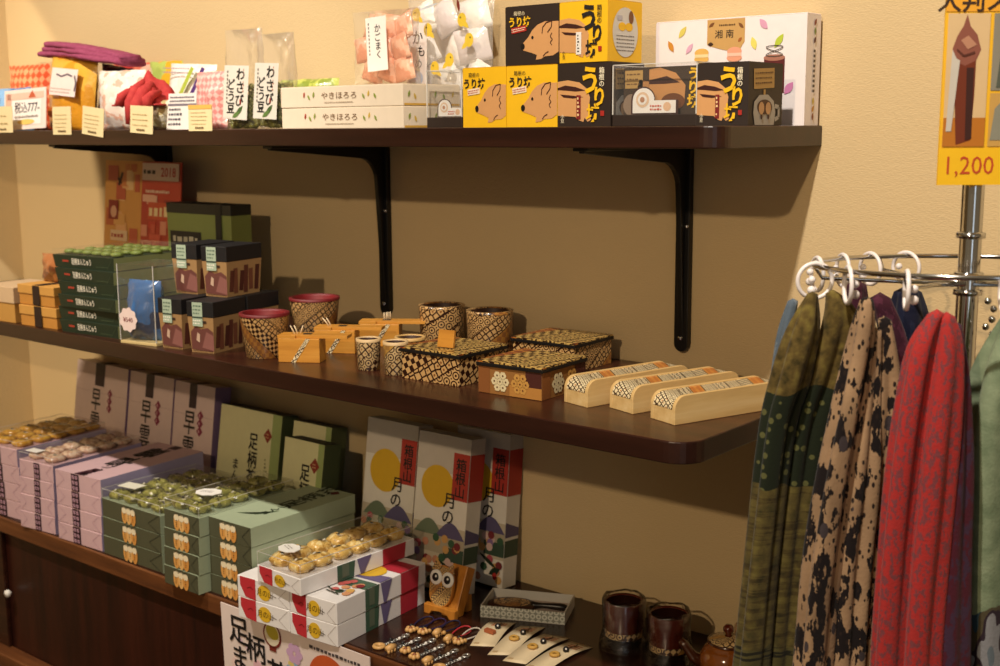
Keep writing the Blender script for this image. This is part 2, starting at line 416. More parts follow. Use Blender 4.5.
# ------------------------------------------------------------------ upper shelf: boxes with a boar drawing
TAN, BRN, YEL, DRK = '#d19a62', '#3a140e', '#f0bb16', '#2a1e18'
def boar_head(b, f, w, h):
    P = lambda q: [(x*w, y*h) for x, y in q]
    b.poly(f, P([(.34,.25),(.31,.30),(.34,.37),(.44,.47),(.51,.58),(.61,.67),(.75,.72),(.998,.71),(.998,.20),(.9,.14),(.75,.13),(.68,.09),(.58,.08),(.60,.16),(.50,.20)]), TAN, 1)
    b.disc(f, .335*w, .315*h, .04*w, .055*h, 'black', 2)
    b.disc(f, .52*w, .46*h, .022*w, .028*h, 'black', 2)
    b.stroke(f, P([(.70,.52),(.71,.62),(.78,.70),(.88,.72),(.87,.62),(.80,.53)]), .014*w, BRN, 3)
    b.stroke(f, P([(.88,.52),(.85,.46),(.89,.41),(.85,.36),(.88,.31)]), .012*w, BRN, 3)
    b.stroke(f, P([(.72,.13),(.76,.18),(.82,.21)]), .012*w, BRN, 3)
def boar_rear(b, f, w, h, dark):
    P = lambda q: [(x*w, y*h) for x, y in q]
    b.poly(f, P([(.002,.18),(.34,.16),(.42,.10),(.5,.08),(.52,.14),(.58,.08),(.64,.11),(.60,.28),(.62,.46),(.56,.6),(.42,.70),(.2,.74),(.002,.72)]), TAN, 1)
    b.poly(f, P([(.002,.62),(.15,.66),(.35,.63),(.54,.57),(.36,.56),(.15,.58),(.002,.59)]), BRN, 2)
    b.poly(f, P([(.05,.52),(.25,.50),(.5,.47),(.3,.45),(.12,.47)]), BRN, 2)
    if dark:
        b.rect(f, .37*w, .12*h, .45*w, .5*h, '#7a1c1c', 3); b.scrib(f, .385*w, .16*h, .435*w, .48*h, 5, '#e8c48c', 4, .6)
    else:
        b.rect(f, .36*w, .13*h, .47*w, .5*h, 'white', 3); b.scrib(f, .39*w, .16*h, .445*w, .47*h, 6, 'ink', 4, .5)
    c = YEL if dark else 'ink'; c2 = '#f2e6c8' if dark else 'ink'
    b.text(f, 'う', .62*w, .73*h, .42*h, c, 4, .035, .85); b.text(f, 'り', .80*w, .47*h, .30*h, c, 4, .035, .85); b.text(f, '坊', .68*w, .22*h, .27*h, c, 4, .02, .85)
    b.vtext(f, '箱根の', .84*w, .93*h, .105*h, c2, 3, .01)
    b.vtext(f, '小豆', .10*w, .2*h, .07*h, c2, 3)
    b.rect(f, .82*w, .17*h, .89*w, .25*h, '#a8261c', 3)
def boar_box(kind, dark, w, d, h, loc, rz, label):
    base = DRK if dark else YEL
    t = E('confectionery_box', label, 'box', loc, rz, 'boar boxes on the upper shelf')
    b = MB(); b.box((0, 0, 0), (w, d, h), base)
    f = front(); r = right(w)
    if kind == 'head':
        boar_head(b, f, w, h)
        b.text(f, '箱根の', .27*w, .885*h, .075*h, '#e8d8b0' if dark else 'ink', 2, .0)
        b.text(f, 'うり坊', .28*w, .74*h, .165*h, YEL if dark else 'ink', 2, .03, .9)
        lf = Fr(f.p(.13*w, .54*h), (1, 0, .12), (-.12, 0, 1)); b.rect(lf, 0, 0, .28*w, .1*h, '#b02a20' if dark else '#f0dcc0', 2)
        b.scrib(lf, .01*w, .015*h, .27*w, .085*h, 2, '#f0dcc0' if dark else '#b02a20', 3, .5)
    else: boar_rear(b, f, w, h, dark)
    if dark:      # side: signboard and a grey cup
        q = Fr(r.p(.14*d, .58*h), (0, 1, .05), (0, -.05, 1)); b.rect(q, 0, 0, .6*d, .32*h, '#b08c50', 1)
        b.scrib(q, .04*d, .05*h, .56*d, .29*h, 3, '#5a3c20', 2, .3)
        b.rect(r, .42*d, .48*h, .48*d, .58*h, '#b08c50', 1)
        b.poly(r, [(d*x, h*y) for x, y in ((.18,.01),(.13,.2),(.15,.38),(.3,.49),(.55,.5),(.72,.4),(.78,.22),(.74,.01))], '#a8a29a', 2)
        b.stroke(r, [(.76*d, .32*h), (.88*d, .3*h), (.88*d, .14*h), (.77*d, .1*h)], .06*d, '#a8a29a', 2)
        b.disc(r, .45*d, .3*h, .22*d, .12*h, '#4a2a18', 3)
        for e in (-.1, .1):
            b.disc(r, (.45+e)*d, .28*h, .08*d, .1*h, '#c09468', 4); b.disc(r, (.45+e)*d, .14*h, .03*d, .04*h, BRN, 5)
    else:         # side: pale egg with a few lines of print
        b.disc(r, .5*d, .49*h, .37*d, .41*h, '#d2cec8', 1, 28)
        b.rect(r, .26*d, .68*h, .4*d, .76*h, '#b4b0b8', 2); b.disc(r, .66*d, .74*h, .07*d, .11*h, '#7a4a24', 2)
        b.disc(r, .4*d, .58*h, .11*d, .07*h, YEL, 2); b.disc(r, .6*d, .58*h, .11*d, .07*h, YEL, 2)
        b.scrib(r, .24*d, .16*h, .78*d, .46*h, 5, '#5a5048', 2, .3, 4)
    b.build('carton', t, bevel=.0008, seg=1)
    b = MB(); b.box((.001*1, .001, h), (w-.001, d-.001, h+.0012), DRK if dark else '#c89a10'); b.build('lid_flap', t)
    return t
BY = -.215
boar_box('head', False, .0905, .09, .094, (-.5255, BY, ZU), 0, 'yellow boar-head box at the left end of the bottom row')
boar_box('head', False, .0995, .09, .094, (-.4340, BY, ZU), 0, 'yellow boar-head box standing directly under the dark boar-head box')
boar_box('rear', True, .0975, .09, .094, (-.3335, BY, ZU), 0, 'dark brown box with boar hindquarters under the yellow topmost box')
boar_box('rear', True, .0800, .10, .0855, (-.0895, BY, ZU), 0, 'dark brown boar box at the right end of the shelf beside the white gift box')
boar_box('head', True, .1045, .09, .0885, (-.4360, BY, ZU+.0954), 0, 'dark brown boar-head box on top of a yellow one')
boar_box('rear', False, .0895, .088, .0885, (-.3310, BY+.001, ZU+.0954), R(-1.5), 'yellow box with boar hindquarters and pale egg on its side, topmost right')

# clear display cases with a sample inside
def display_case(w, d, h, loc, label, rz=0):
    t = E('display_case', label, 'display case', loc, rz, 'clear sample cases on the upper shelf')
    b = MB(); b.box((0, 0, 0), (w, d, .017), DRK); b.build('base_tray', t, bevel=.001)
    b = MB(); e = .0012
    b.box((0, 0, .0172), (w, e, h), 'acryl'); b.box((0, d-e, .0172), (w, d, h), 'acryl')
    b.box((0, e, .0172), (e, d-e, h), 'acryl'); b.box((w-e, e, .0172), (w, d-e, h), 'acryl'); b.box((e, e, h-e), (w-e, d-e, h), 'acryl')
    b.build('clear_cover', t)
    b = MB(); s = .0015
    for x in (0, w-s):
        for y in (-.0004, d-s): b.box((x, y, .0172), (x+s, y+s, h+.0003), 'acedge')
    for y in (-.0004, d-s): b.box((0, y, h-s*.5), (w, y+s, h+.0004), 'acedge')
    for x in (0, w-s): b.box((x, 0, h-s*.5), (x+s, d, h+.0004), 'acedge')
    b.build('edge_glint', t)
    return t
def swirl_card(loc, w, h, label):
    t = E('sign_card', label, 'card', loc, R(2), 'swirl-shaped cards in the sample cases')
    b = MB(); f = front()
    r = h*.5; pts = [(r+r*math.cos(R(a)), r+r*math.sin(R(a))) for a in range(10, 181, 17)]
    pts = [(w, 0), (w, h*.5), (1.95*r, h*.5)] + pts + [(0, 0)]
    c = (w/2, h*.45)
    b.prism(pts, Fr((0, 0, 0), (1, 0, 0), (0, 0, 1)), .0015, BRN)
    b.poly(f, [(c[0]+(x-c[0])*.92, c[1]+(y-c[1])*.9) for x, y in pts], 'white', 1)
    b.disc(f, r, r*1.05, r*.55, r*.55, '#dcbc9c', 2); b.disc(f, r, r*1.05, r*.38, r*.38, 'white', 3); b.disc(f, r, r*1.05, r*.2, r*.2, '#b08060', 4)
    b.disc(f, w*.78, h*.27, h*.16, h*.16, '#dcb490', 2); b.scrib(f, w*.42, h*.12, w*.68, h*.36, 2, '#c04a34', 3, .5)
    b.build('printed_card', t)
display_case(.143, .11, .089, (-.2330, BY, ZU), 'clear acrylic case with a dark boar box in it between two dark boxes')
swirl_card((-.2040, BY+.006, ZU+.0173), .078, .040, 'small white swirl card inside the wider sample case')
t = E('confectionery_box', 'dark box of striped boar shapes inside the clear acrylic case', 'box', (-.2280, BY+.022, ZU+.0173), 0)
b = MB(); b.box((0, 0, 0), (.132, .06, .068), '#3a2a1c'); f = front()
b.poly(f, [(.045+x*.075, y*.068) for x, y in ((0,.1),(.6,.06),(.8,.3),(.82,.6),(.6,.86),(.25,.98),(0,.95))], '#c08850', 1)
b.poly(f, [(.045+x*.075, y*.068) for x, y in ((0,.72),(.4,.8),(.7,.66),(.35,.64),(0,.64))], BRN, 2)
b.poly(f, [(.02+x*.04, y*.068) for x, y in ((0,.3),(.6,.28),(.62,.7),(.2,.74))], '#b07c48', 1)
b.disc(f, .086, .018, .02, .012, '#6a3c1c', 2)
b.rect(f, .003, .038, .034, .064, '#b08c50', 1); b.scrib(f, .006, .041, .031, .062, 3, '#6a4a28', 2, .3)
b.disc(f, .014, .014, .014, .016, '#8a7460', 1)
b.vtext(f, 'うり坊', .119, .066, .019, YEL, 2, .035)
b.build('carton', t, bevel=.0008, seg=1)
display_case(.078, .10, .093, (-.6060, BY, ZU), 'narrow clear sample case left of the bottom row of yellow boxes')
swirl_card((-.5870, BY+.006, ZU+.0173), .056, .030, 'small white swirl card inside the narrower sample case')

# big white gift box at the end of the shelf
t = E('gift_box', 'large white gift box with leaves and a tan label standing against the wall', 'box', (-.262, -.052, ZU), R(-.5))
w, d, h = .258, .045, .160
b = MB(); b.box((0, 0, 0), (w, d, h), '#f0e6e4'); f = front(); r = right(w)
lab = [(.36*w, .998*h), (.36*w, .77*h), (.385*w, .745*h)] + [(w*(.385+.2*k/8), h*(.735+.03*math.sin(math.pi*k/8*1.0+2.6))) for k in range(9)] + [(.6*w, .76*h), (.61*w, .78*h), (.61*w, .998*h)]
b.poly(f, lab, '#c89c5c', 1)
b.text(f, '湘 南', .475*w, .86*h, .075*h, 'ink', 2, .004, 1.1); b.scrib(f, .44*w, .93*h, .55*w, .955*h, 1, '#5a4020', 2, .7)
for x, y, L, ww, rot, c in ((.19,.90,.022,.009,.9,'#d8c860'),(.11,.77,.020,.009,2.1,'#d08c2c'),(.24,.74,.020,.008,.9,'#dcaac4'),(.73,.93,.020,.010,2.3,'#dca0bc'),(.67,.76,.020,.010,1.9,'#e4d868'),(.83,.77,.024,.010,.95,'#b8c83c'),(.90,.34,.022,.012,.9,'#d884b4'),
                        (.39,.95,.012,.005,.6,'#7a4a24'),(.585,.93,.012,.005,2.4,'#7a4a24'),(.385,.77,.01,.006,0,'#3a2010'),(.58,.8,.009,.005,.8,'#a05a24')): b.leaf(f, x*w, y*h, L, ww, rot, c, 2)
for x, c1, c2 in ((.325, '#e2b25c', '#f0d8a0'), (.545, '#e8a080', '#f4c4ac')):
    b.disc(f, x*w, .695*h, .048*w, .04*h, c1, 2); b.disc(f, x*w, .635*h, .05*w, .035*h, c1, 2); b.rect(f, (x-.046)*w, .65*h, (x+.046)*w, .68*h, c2, 3)
b.rect(f, .74*w, .3*h, .87*w, .62*h, '#5c1a1c', 2); b.disc(f, .805*w, .62*h, .068*w, .03*h, '#a8705c', 3)
b.stroke(f, [(w*.805+.014*math.sin(2*q)*1.0, h*.68+.008*math.cos(q)) for q in [k*.35 for k in range(19)]], .0012, '#4a4038', 4)
b.rect(f, .74*w, .01*h, .84*w, .29*h, '#cbb8c8', 2)
for k, (y, c) in enumerate(((.93, '#8a3c1c'), (.85, '#7a8c3c'), (.77, '#5a2418'), (.22, '#c8b030'), (.15, '#c89030'), (.08, '#8a4a1c'))): b.leaf(r, .55*d, y*h, .012, .006, 1.0+.5*(k % 2), c, 2)
for k in range(9): b.rect(r, .48*d, (.66-.045*k)*h, .62*d, (.685-.045*k)*h, '#5a5048', 2)
b.build('carton', t, bevel=.0012)
b = MB(); b.box((.0003, .0003, h), (w-.0003, d-.0003, h+.0016), '#f0e6e4'); b.build('lid', t, bevel=.0006, seg=1)

# two long white flat boxes
def flat_box(loc, rz, label):
    w, d, h = .303, .145, .0355
    t = E('gift_box', label, 'box', loc, rz, 'flat white boxes with leaf print')
    b = MB(); b.box((0, 0, 0), (w, d, h), '#ecdcc4'); f = front(); r = right(w)
    b.text(f, 'やきほろろ', .50*w, .56*h, .34*h, '#7a5a3c', 2, .0, 1.35)
    b.scrib(f, .38*w, .2*h, .62*w, .27*h, 1, '#b09c84', 2, .8)
    for x, s in ((.21, 1), (.25, -1), (.29, 1), (.70, -1), (.74, 1), (.79, -1)): b.leaf(f, x*w, (.55+.06*s)*h, .011, .0045, 1.3 if s > 0 else 2.1, ('#a8402c', '#8a9a3c', '#d0b040')[int(x*100) % 3], 2)
    for x, s in ((.1, 1), (.2, -1), (.55, 1), (.7, -1), (.86, 1)): b.leaf(r, x*d, (.5+.06*s)*h, .012, .005, 1.2 if s > 0 else 2.0, ('#a8402c', '#8a9a3c', '#d0b040')[int(x*100) % 3], 2)
    b.rect(r, 0.02*d, .02*h, .98*d, .12*h, '#d8a848', 1)
    b.build('carton', t, bevel=.001)
    b = MB(); b.box((.0008, .0008, h), (w-.0008, d-.0008, h+.001), '#e0cdb0'); b.build('lid', t)
flat_box((-.928, -.252, ZU), 0, 'lower of the two long white flat boxes on the upper shelf')
flat_box((-.929, -.253, ZU+.0368), R(.3), 'upper of the two long white flat boxes, under the peach bag')

# ---- bags
def print_mat(name, cols, scale=14, rough=0.3, coat=0.4, rot=0):
    t = NT(name); v = t.coord('UV')
    f = t.noise(v, scale, 3, .55); n = len(cols)
    c = t.ramp(f, [(0.28+0.44*k/max(n-1, 1), lin(x)) for k, x in enumerate(cols)], True)
    g = t.noise(t.coord('Object'), 55, 4, .6); t.bump(g, .5, .004)
    return t.fin(c, rough, 0, .5, coat)
def lattice_mat(name, a, c, scale=60):
    t = NT(name); v = t.coord('UV', (1, 1, 1), (0, 0, R(45)))
    ck = t.node('TexChecker'); t.link(v, ck.inputs['Vector']); ck.inputs['Scale'].default_value = scale
    ck.inputs[1].default_value = lin(a); ck.inputs[2].default_value = lin(c)
    t.bump(t.noise(t.coord('Object'), 50, 3), .4, .003)
    return t.fin(ck.outputs[0], .35, 0, .5, .3)
M['peach'] = print_mat('peach_wrap', ['#e8a07c', '#f2bc9c', '#f8d8c0'], 30)
M['cream'] = print_mat('cream_wrap', ['#faf4ec', '#fcf8f2', '#f6ecd4'], 22)
M['lav_wrap'] = print_mat('pale_lilac_wrap', ['#e8dcdc', '#f0e6e4', '#f6eeea'], 18)
def sweet(w, h, d, mat, loc, rot, label, group, seed, print_=True, cat='sweet'):
    o = grow('wrapped_sweet', label, cat, w, h, d, mat, loc, 0, group, seed, wrinkle=.003, nx=8, nz=8, rot=rot)
    return o
def label_on(parent, w, h, fr, lines, bg='white', seal=None, name='paper_label'):
    b = MB(); q = fr
    b.poly(q, [(-w/2, -h/2), (w/2, -h/2), (w/2, h/2), (-w/2, h/2)], bg, 0)
    for txt, x, top, s, bold in lines: b.vtext(q, txt, x, top, s, 'ink', 1, bold)
    for k in range(9): b.rect(q, -w*.38, h*(.36-.07*k), -w*.33, h*(.40-.07*k), '#6a6058', 1)
    if seal: seal(b, q)
    return b.build(name, parent)
# peach bag
pb = E('sweets_bag', 'tall clear bag of peach-coloured wrapped sweets on the white flat boxes', 'bag', (-.756, -.155, ZU+.0748), R(2))
grow('clear_pouch', None, None, .160, .130, .052, M['film'], (0, 0, 0), 0, None, 3, parent=pb, wrinkle=.004)
rg = random.Random(5)
for j in range(3):
    for i in range(3):
        sweet(.048, .044, .022, M['peach'], (-.756+(i-1)*.045+rg.uniform(-.003, .003), -.152+rg.uniform(-.005, .005), ZU+.082+.036*j), (rg.uniform(-.15, .15), rg.uniform(-.4, .4), rg.uniform(-.3, .3)),
              'peach-wrapped sweet inside the clear bag on the white flat boxes', 'peach-wrapped sweets in the bag', 10+i+3*j)
label_on(pb, .048, .092, Fr((.008, -.0335, .070), (1, 0, .06), (-.06, .02, 1)), [('かごまく', .004, .034, .015, .012)], '#fbf4ec')
# white bird bag
bb = E('sweets_bag', 'big white sweets bag printed with yellow birds behind the yellow boxes', 'bag', (-.690, -.058, ZU), 0)
o = grow('clear_pouch', None, None, .205, .232, .07, M['milky'], (0, 0, 0), 0, None, 8, parent=bb, wrinkle=.005)
for j in range(4):
    for i in range(3):
        sweet(.068, .060, .034, M[('cream', 'lav_wrap', 'cream')[(i+j) % 3]], (-.690+(i-1)*.058+rg.uniform(-.004, .004), -.055+rg.uniform(-.005, .005), ZU+.006+.054*j), (rg.uniform(-.15, .15), rg.uniform(-.5, .5), rg.uniform(-.3, .3)),
              'pale wrapped sweet inside the big bird-printed bag', 'pale wrapped sweets in the bird bag', 40+i+3*j)
b = MB(); q = Fr((0, -.041, 0), (1, 0, 0), (0, .03, 1))
for x, y, s in ((-.022, .172, 1), (.03, .118, -1), (.058, .185, 1), (-.005, .105, 1), (-.05, .2, 1), (.075, .15, -1)):
    b.disc(q, x, y, .010, .012, '#e8c83c', 1); b.leaf(q, x+.008*s, y-.008, .022, .009, -.7*s, '#e8c83c', 2); b.disc(q, x-.003*s, y+.004, .0014, .0014, 'ink', 3)
b.poly(q, [(-.072, .07), (-.024, .07), (-.024, .185), (-.070, .185)], '#f6f0e8', 1)
b.text(q, 'か', -.046, .160, .024, 'ink', 2, .01); b.text(q, 'も', -.038, .136, .020, 'ink', 2, .01); b.text(q, 'め', -.044, .114, .017, 'ink', 2, .0)
b.disc(q, -.050, .088, .017, .014, '#b8c4d8', 2)
b.leaf(q, .05, .21, .024, .007, 1.8, '#7a2c1c', 2); b.leaf(q, -.02, .212, .05, .005, .2, '#c8d0d8', 2)
b.build('print', bb)
# wasabi bean bags
M['beans'] = print_mat('green_beans', ['#8c8a44', '#aeac62', '#ccc88a'], 70, .5, .1)
def bean_bag(loc, rz, w, h, label, dx, seed):
    t = E('snack_bag', label, 'bag', loc, rz, 'green bean snack bags')
    grow('clear_pouch', None, None, w, h, .05, M['film'], (0, 0, 0), 0, None, seed, parent=t, wrinkle=.004)
    b = MB(); rg = random.Random(seed)
    for k in range(260):
        a = rg.random(); z = .006+.075*rg.random()**1.2; x = (a-.5)*w*.84; y = rg.uniform(-.6, .6)*.024*math.sin(math.pi*min(max(a, .1), .9))
        b.ball((x, y, z), .0062, 'beans', 6, 1, 1, .9)
    o = b.build('green_beans', t); o['kind'] = 'stuff'
    def seal(bb_, q):
        bb_.leaf(q, .012, -.034, .028, .010, .8, '#3f5a2c', 1); bb_.leaf(q, .004, -.041, .024, .009, .5, '#5a7838', 2); bb_.rect(q, .012, -.022, .016, -.012, '#b83a2c', 1)
        bb_.scrib(q, .019, .0, .023, .045, 8, '#b87a60', 1, .6)
    label_on(t, .068, .100, Fr((dx, -.030, .068), (1, 0, -.05), (.05, .06, 1)), [('わさび', .012, .046, .024, .025), ('どう豆', -.012, .026, .022, .025)], '#dcd6ca', seal)
bean_bag((-1.076, -.212, ZU), R(2), .104, .186, 'left of two clear bags of green wasabi beans with white label', .006, 21)
bean_bag((-.966, -.228, ZU), R(-2), .104, .172, 'right clear bag of green wasabi beans, touching the white flat boxes', .004, 22)
t = E('snack_bag', 'pale green bean bag lying behind the white flat boxes', 'bag', (-1.075, -.05, ZU), R(4))
grow('filled_pouch', None, None, .16, .098, .05, print_mat('pale_green_bag', ['#8a9838', '#b8c058', '#d8d890'], 30, .3, .3), (0, 0, 0), 0, None, 31, parent=t)

# ---- left end of the upper shelf
o = grow('snack_bag', 'red and orange lattice patterned pack at the far left of the upper shelf', 'bag', .172, .158, .045, lattice_mat('red_lattice', '#d8522c', '#ee9a70', 70), (-2.02, -.105, ZU), R(3), None, 41)
o = grow('cloth_pouch', 'light blue cloth pouch half hidden behind the 777 price sign', 'pouch', .15, .098, .06, print_mat('blue_cloth', ['#5c86b8', '#7aa4d0', '#a8c8e4'], 12, .8, 0), (-1.935, -.20, ZU), R(2), None, 42, wrinkle=.010)
t = E('price_sign', 'white and pink handwritten 777 price card standing at the left', 'sign', (-1.835, -.285, ZU), R(1), rot=(R(-6), R(-2), R(1)))
b = MB(); f = front(); b.box((0, 0, 0), (.168, .0015, .088), '#f4e2d8')
b.rect(f, .006, .005, .028, .080, '#eeb49c', 1); b.rect(f, .012, .066, .160, .080, '#f2c4b0', 1); b.rect(f, .034, .010, .15, .064, '#fbf4ee', 1)
b.poly(f, [(.10, .068), (.115, .084), (.13, .068)], '#c8603c', 2)
b.text(f, '税込777-', .094, .048, .024, '#3a3040', 2, .01); b.scrib(f, .045, .024, .14, .031, 1, '#8a7a70', 2, .8); b.disc(f, .09, .016, .035, .006, '#f0cc70', 2)
b.build('card', t)
t = E('snack_bag', 'yellow-orange pack with a white label under the purple cloth', 'bag', (-1.708, -.195, ZU), 0, rot=(R(-4), R(5), R(3)))
o = grow('pouch', None, None, .168, .158, .06, print_mat('yellow_pack', ['#dc9828', '#e8b040', '#f0c464'], 6, .28, .5), (0, 0, 0), 0, None, 43, parent=t, wrinkle=.004)
b = MB(); q = Fr((.012, -.0345, .104), (1, 0, 0), (0, .10, 1)); b.rect(q, -.048, -.030, .046, .030, '#e8dcd6', 0); b.stroke(q, [(-.03, .016), (-.01, .012), (.01, .018), (.028, .014)], .004, '#6a5a68', 1)
b.stroke(q, [(.036, .016), (.044, 0), (.042, -.018)], .005, '#5a4a58', 1); b.scrib(q, -.05, -.026, .03, -.012, 2, '#b89a90', 1, .4)
b.build('paper_label', t)
b = MB(); q = Fr((-.02, -.036, .035), (1, 0, 0), (0, -.05, 1)); b.disc(q, 0, 0, .02, .012, '#b8621c', 0); b.build('sticker', t)
t = E('snack_bag', 'dark navy pack leaning right of the yellow-orange pack', 'bag', (-1.642, -.132, ZU), 0, rot=(R(-3), R(9), R(4)))
grow('pouch', None, None, .115, .142, .04, print_mat('navy_pack', ['#1c2030', '#2c3244', '#5a6478'], 16, .25, .6), (0, 0, 0), 0, None, 44, parent=t)
o = grow('snack_bag', 'red and pink pack showing above the white candy bag', 'bag', .17, .150, .036, print_mat('red_pack', ['#b83030', '#d86a54', '#f0b8a0', '#e4b040'], 12, .3, .5), (-1.680, -.055, ZU), R(-1), None, 45)
o = grow('snack_bag', 'green and yellow pack behind the red cloth', 'bag', .115, .150, .036, print_mat('lime_pack', ['#d8a828', '#b0c060', '#e8e4a8', '#f0ece0'], 12, .3, .5), (-1.535, -.058, ZU), R(2), None, 46)
o = grow('snack_bag', 'white and pink speckled candy bag behind the price tags', 'bag', .150, .122, .058, print_mat('candy_bag', ['#e8b8a4', '#f4e6dc', '#faf4ee', '#f2d0c0'], 26, .25, .6), (-1.455, -.226, ZU), R(4), None, 47, wrinkle=.008)
o = grow('snack_bag', 'frosted white bag with a teal mark beside the red cloth', 'bag', .10, .118, .045, print_mat('frost_bag', ['#efe6dc', '#faf6f0', '#f4ece4'], 20, .25, .6), (-1.486, -.166, ZU), R(-3), None, 48, wrinkle=.006)
# red cloth draped over a small packet
def cloth_mat(name, a, c, scale=120, dark=None):
    t = NT(name); v = t.coord('Object'); wv = t.noise(v, scale, 2); f = t.noise(v, 9, 2)
    t.bump(wv, .35, .001)
    col = t.mix(wv, lin(a), lin(c))
    return t.fin(col, .85, 0, .2)
M['redcloth'] = cloth_mat('red_cloth', '#a02830', '#c84a44')
M['purple'] = cloth_mat('plum_cloth', '#7c304c', '#a85474')
def draped(name, label, loc, rz, w, d, h, mat, seed):
    b = MB(); nx, ny = 28, 20; vs = []
    for j in range(ny+1):
        for i in range(nx+1):
            u, v = i/nx*2-1, j/ny*2-1
            rr = max(abs(u), abs(v)); prof = 1-rr**1.6
            z = h*(.12+.88*prof)*(1-.25*(u+.2)**2*(1-rr)) + .006*math.sin(9*u+4*v+seed)*rr*1.4
            vs.append((u*w/2*(1+.1*math.sin(6*v)), v*d/2*(1+.12*math.sin(7*u)), max(z+.02*(1-rr)*noise.noise(Vector((u*3, v*3, seed))), .05)))
    fs = [(j*(nx+1)+i, j*(nx+1)+i+1, (j+1)*(nx+1)+i+1, (j+1)*(nx+1)+i) for j in range(ny) for i in range(nx)]
    b.add(vs, fs, mat, None, True)
    # hanging front folds
    for x0, x1, zt, zb, r in ((-.030, -.040, .72, .42, .010), (-.008, -.004, .86, .10, .013), (.014, .016, .80, .06, .016), (.036, .046, .66, .38, .010)):
        P = [(x0, -d*.12, h*zt), (x0*.8+x1*.2, -d*.34, h*(zt*.8+zb*.2)), ((x0+x1)/2, -d*.50, h*(zt+zb)/2), (x1, -d*.54, h*zb)]
        b.tube(P, [r*.5, r*.9, r*1.05, r*.9], mat, 12)
    o = b.build(name); o.location = loc; o.rotation_euler = (0, 0, rz)
    s = o.modifiers.new('thick', 'SOLIDIFY'); s.thickness = .003
    return tag(o, label, 'cloth')
draped('folded_cloth', 'crumpled red cloth draped over a clear packet on the upper shelf', (-1.332, -.240, ZU), R(5), .14, .10, .112, 'redcloth', 2)
o = grow('snack_bag', 'small clear packet of pale sweets under the red cloth', 'bag', .10, .058, .045, print_mat('pale_packet', ['#b8a878', '#e4dcc4', '#f4efe4'], 40, .25, .6), (-1.290, -.25, ZU), R(3), None, 49)
# purple folded cloth on the packs
b = MB(); n = 40
for lay in range(3):
    sec = []; vs = []
    for i in range(n+1):
        u = i/n; x = -.155+.32*u; zc = .004*math.cos(u*2.6)-.022*max(u-.35, 0)**1.2+lay*.011*(1-.45*u)+.003*noise.noise(Vector((u*6, lay, 1)))
        for k in range(14):
            a = 2*math.pi*k/14; wy = (.040-.005*lay)*(1-.25*abs(u-.45)**1.5); tz = .0075*(1+.25*noise.noise(Vector((u*9, k*.7, lay))))
            vs.append((x, wy*math.copysign(abs(math.cos(a))**.6, math.cos(a))+.008*math.sin(u*7+lay), zc+tz*math.copysign(abs(math.sin(a))**.7, math.sin(a))))
    fs = [(i*14+k, i*14+(k+1) % 14, (i+1)*14+(k+1) % 14, (i+1)*14+k) for i in range(n) for k in range(14)] + [tuple(range(13, -1, -1)), tuple(range(n*14, n*14+14))]
    b.add(vs, fs, 'purple', None, True)
o = b.build('folded_cloth'); o.location = (-1.672, -.165, ZU+.163); o.rotation_euler = (0, R(2), R(-2)); tag(o, 'folded plum-purple cloth lying across the tops of the packs', 'cloth')
# white pack with stripes, pink lattice pack, price cards
t = E('snack_bag', 'white pack with purple and green stripes left of the bean bags', 'bag', (-1.393, -.108, ZU), 0, rot=(R(-5), R(3), R(-2)))
grow('pouch', None, None, .165, .138, .05, print_mat('white_pack', ['#f0e8e0', '#f8f2ec', '#f4ece2'], 8, .25, .6), (0, 0, 0), 0, None, 51, parent=t, wrinkle=.004)
b = MB(); q = Fr((0, -.031, .1), (1, 0, 0), (0, .12, 1)); b.scrib(q, -.07, .012, .03, .03, 2, '#a08890', 0, .4, 3)
for x, c in ((.012, '#a8b83c'), (.05, '#4a2470')): b.poly(q, [(x-.012, -.03), (x+.002, -.03), (x+.030, .026), (x+.018, .030)], c, 0)
b.rect(q, -.075, -.034, -.012, -.028, '#4a4048', 0)
b.build('printed_stripes', t)
grow('snack_bag', 'pink lattice patterned pack behind the rightmost price tag', 'bag', .098, .112, .04, lattice_mat('pink_lattice', '#e0908c', '#f0c4bc', 110), (-1.200, -.195, ZU), R(-4), None, 52)
t = E('price_sign', 'white printed price card behind the rightmost yellow tag', 'sign', (-1.248, -.272, ZU), 0, rot=(R(-8), 0, R(2)))
b = MB(); f = front(); b.box((0, 0, 0), (.085, .0012, .070), '#e8e2dc'); b.rect(f, 0, .046, .085, .050, '#7a707c', 1); b.scrib(f, .005, .052, .08, .066, 2, '#6a6070', 1, .5); b.scrib(f, .005, .006, .045, .044, 4, '#4a4250', 1, .5, 7)
b.build('card', t)
def price_tag(x, w, h, tilt, z, label, rows, orange=False):
    t = E('price_tag', label, 'price tag', (x, -.3098, ZU+z), 0, 'yellow price tags along the upper shelf edge', rot=(R(-2), R(tilt), 0))
    b = MB(); f = front(); b.box((0, -.0004, 0), (w, .0006, h), '#ecd9a8'); f = Fr((0, -.0007, 0), (1, 0, 0), (0, 0, 1))
    if orange: b.rect(f, 0, h*.84, w, h, '#eeb458', 1)
    b.scrib(f, .12*w, .2*h, .8*w, .78*h, rows, '#b89c68', 2, .18, int(abs(x)*100))
    b.scrib(f, .3*w, .06*h, .72*w, .2*h, 1, '#6a5030', 2, .6, 3)
    b.build('card', t)
price_tag(-1.832, .078, .057, 0, -.004, 'yellow price tag cut by the left edge of the picture', 2, False)
price_tag(-1.593, .070, .058, 0, -.009, 'yellow price tag in front of the yellow-orange pack', 4)
price_tag(-1.484, .076, .057, 6, -.007, 'tilted yellow price tag in front of the white candy bag', 4)
price_tag(-1.314, .074, .053, 3, -.005, 'yellow price tag below the red cloth', 3)
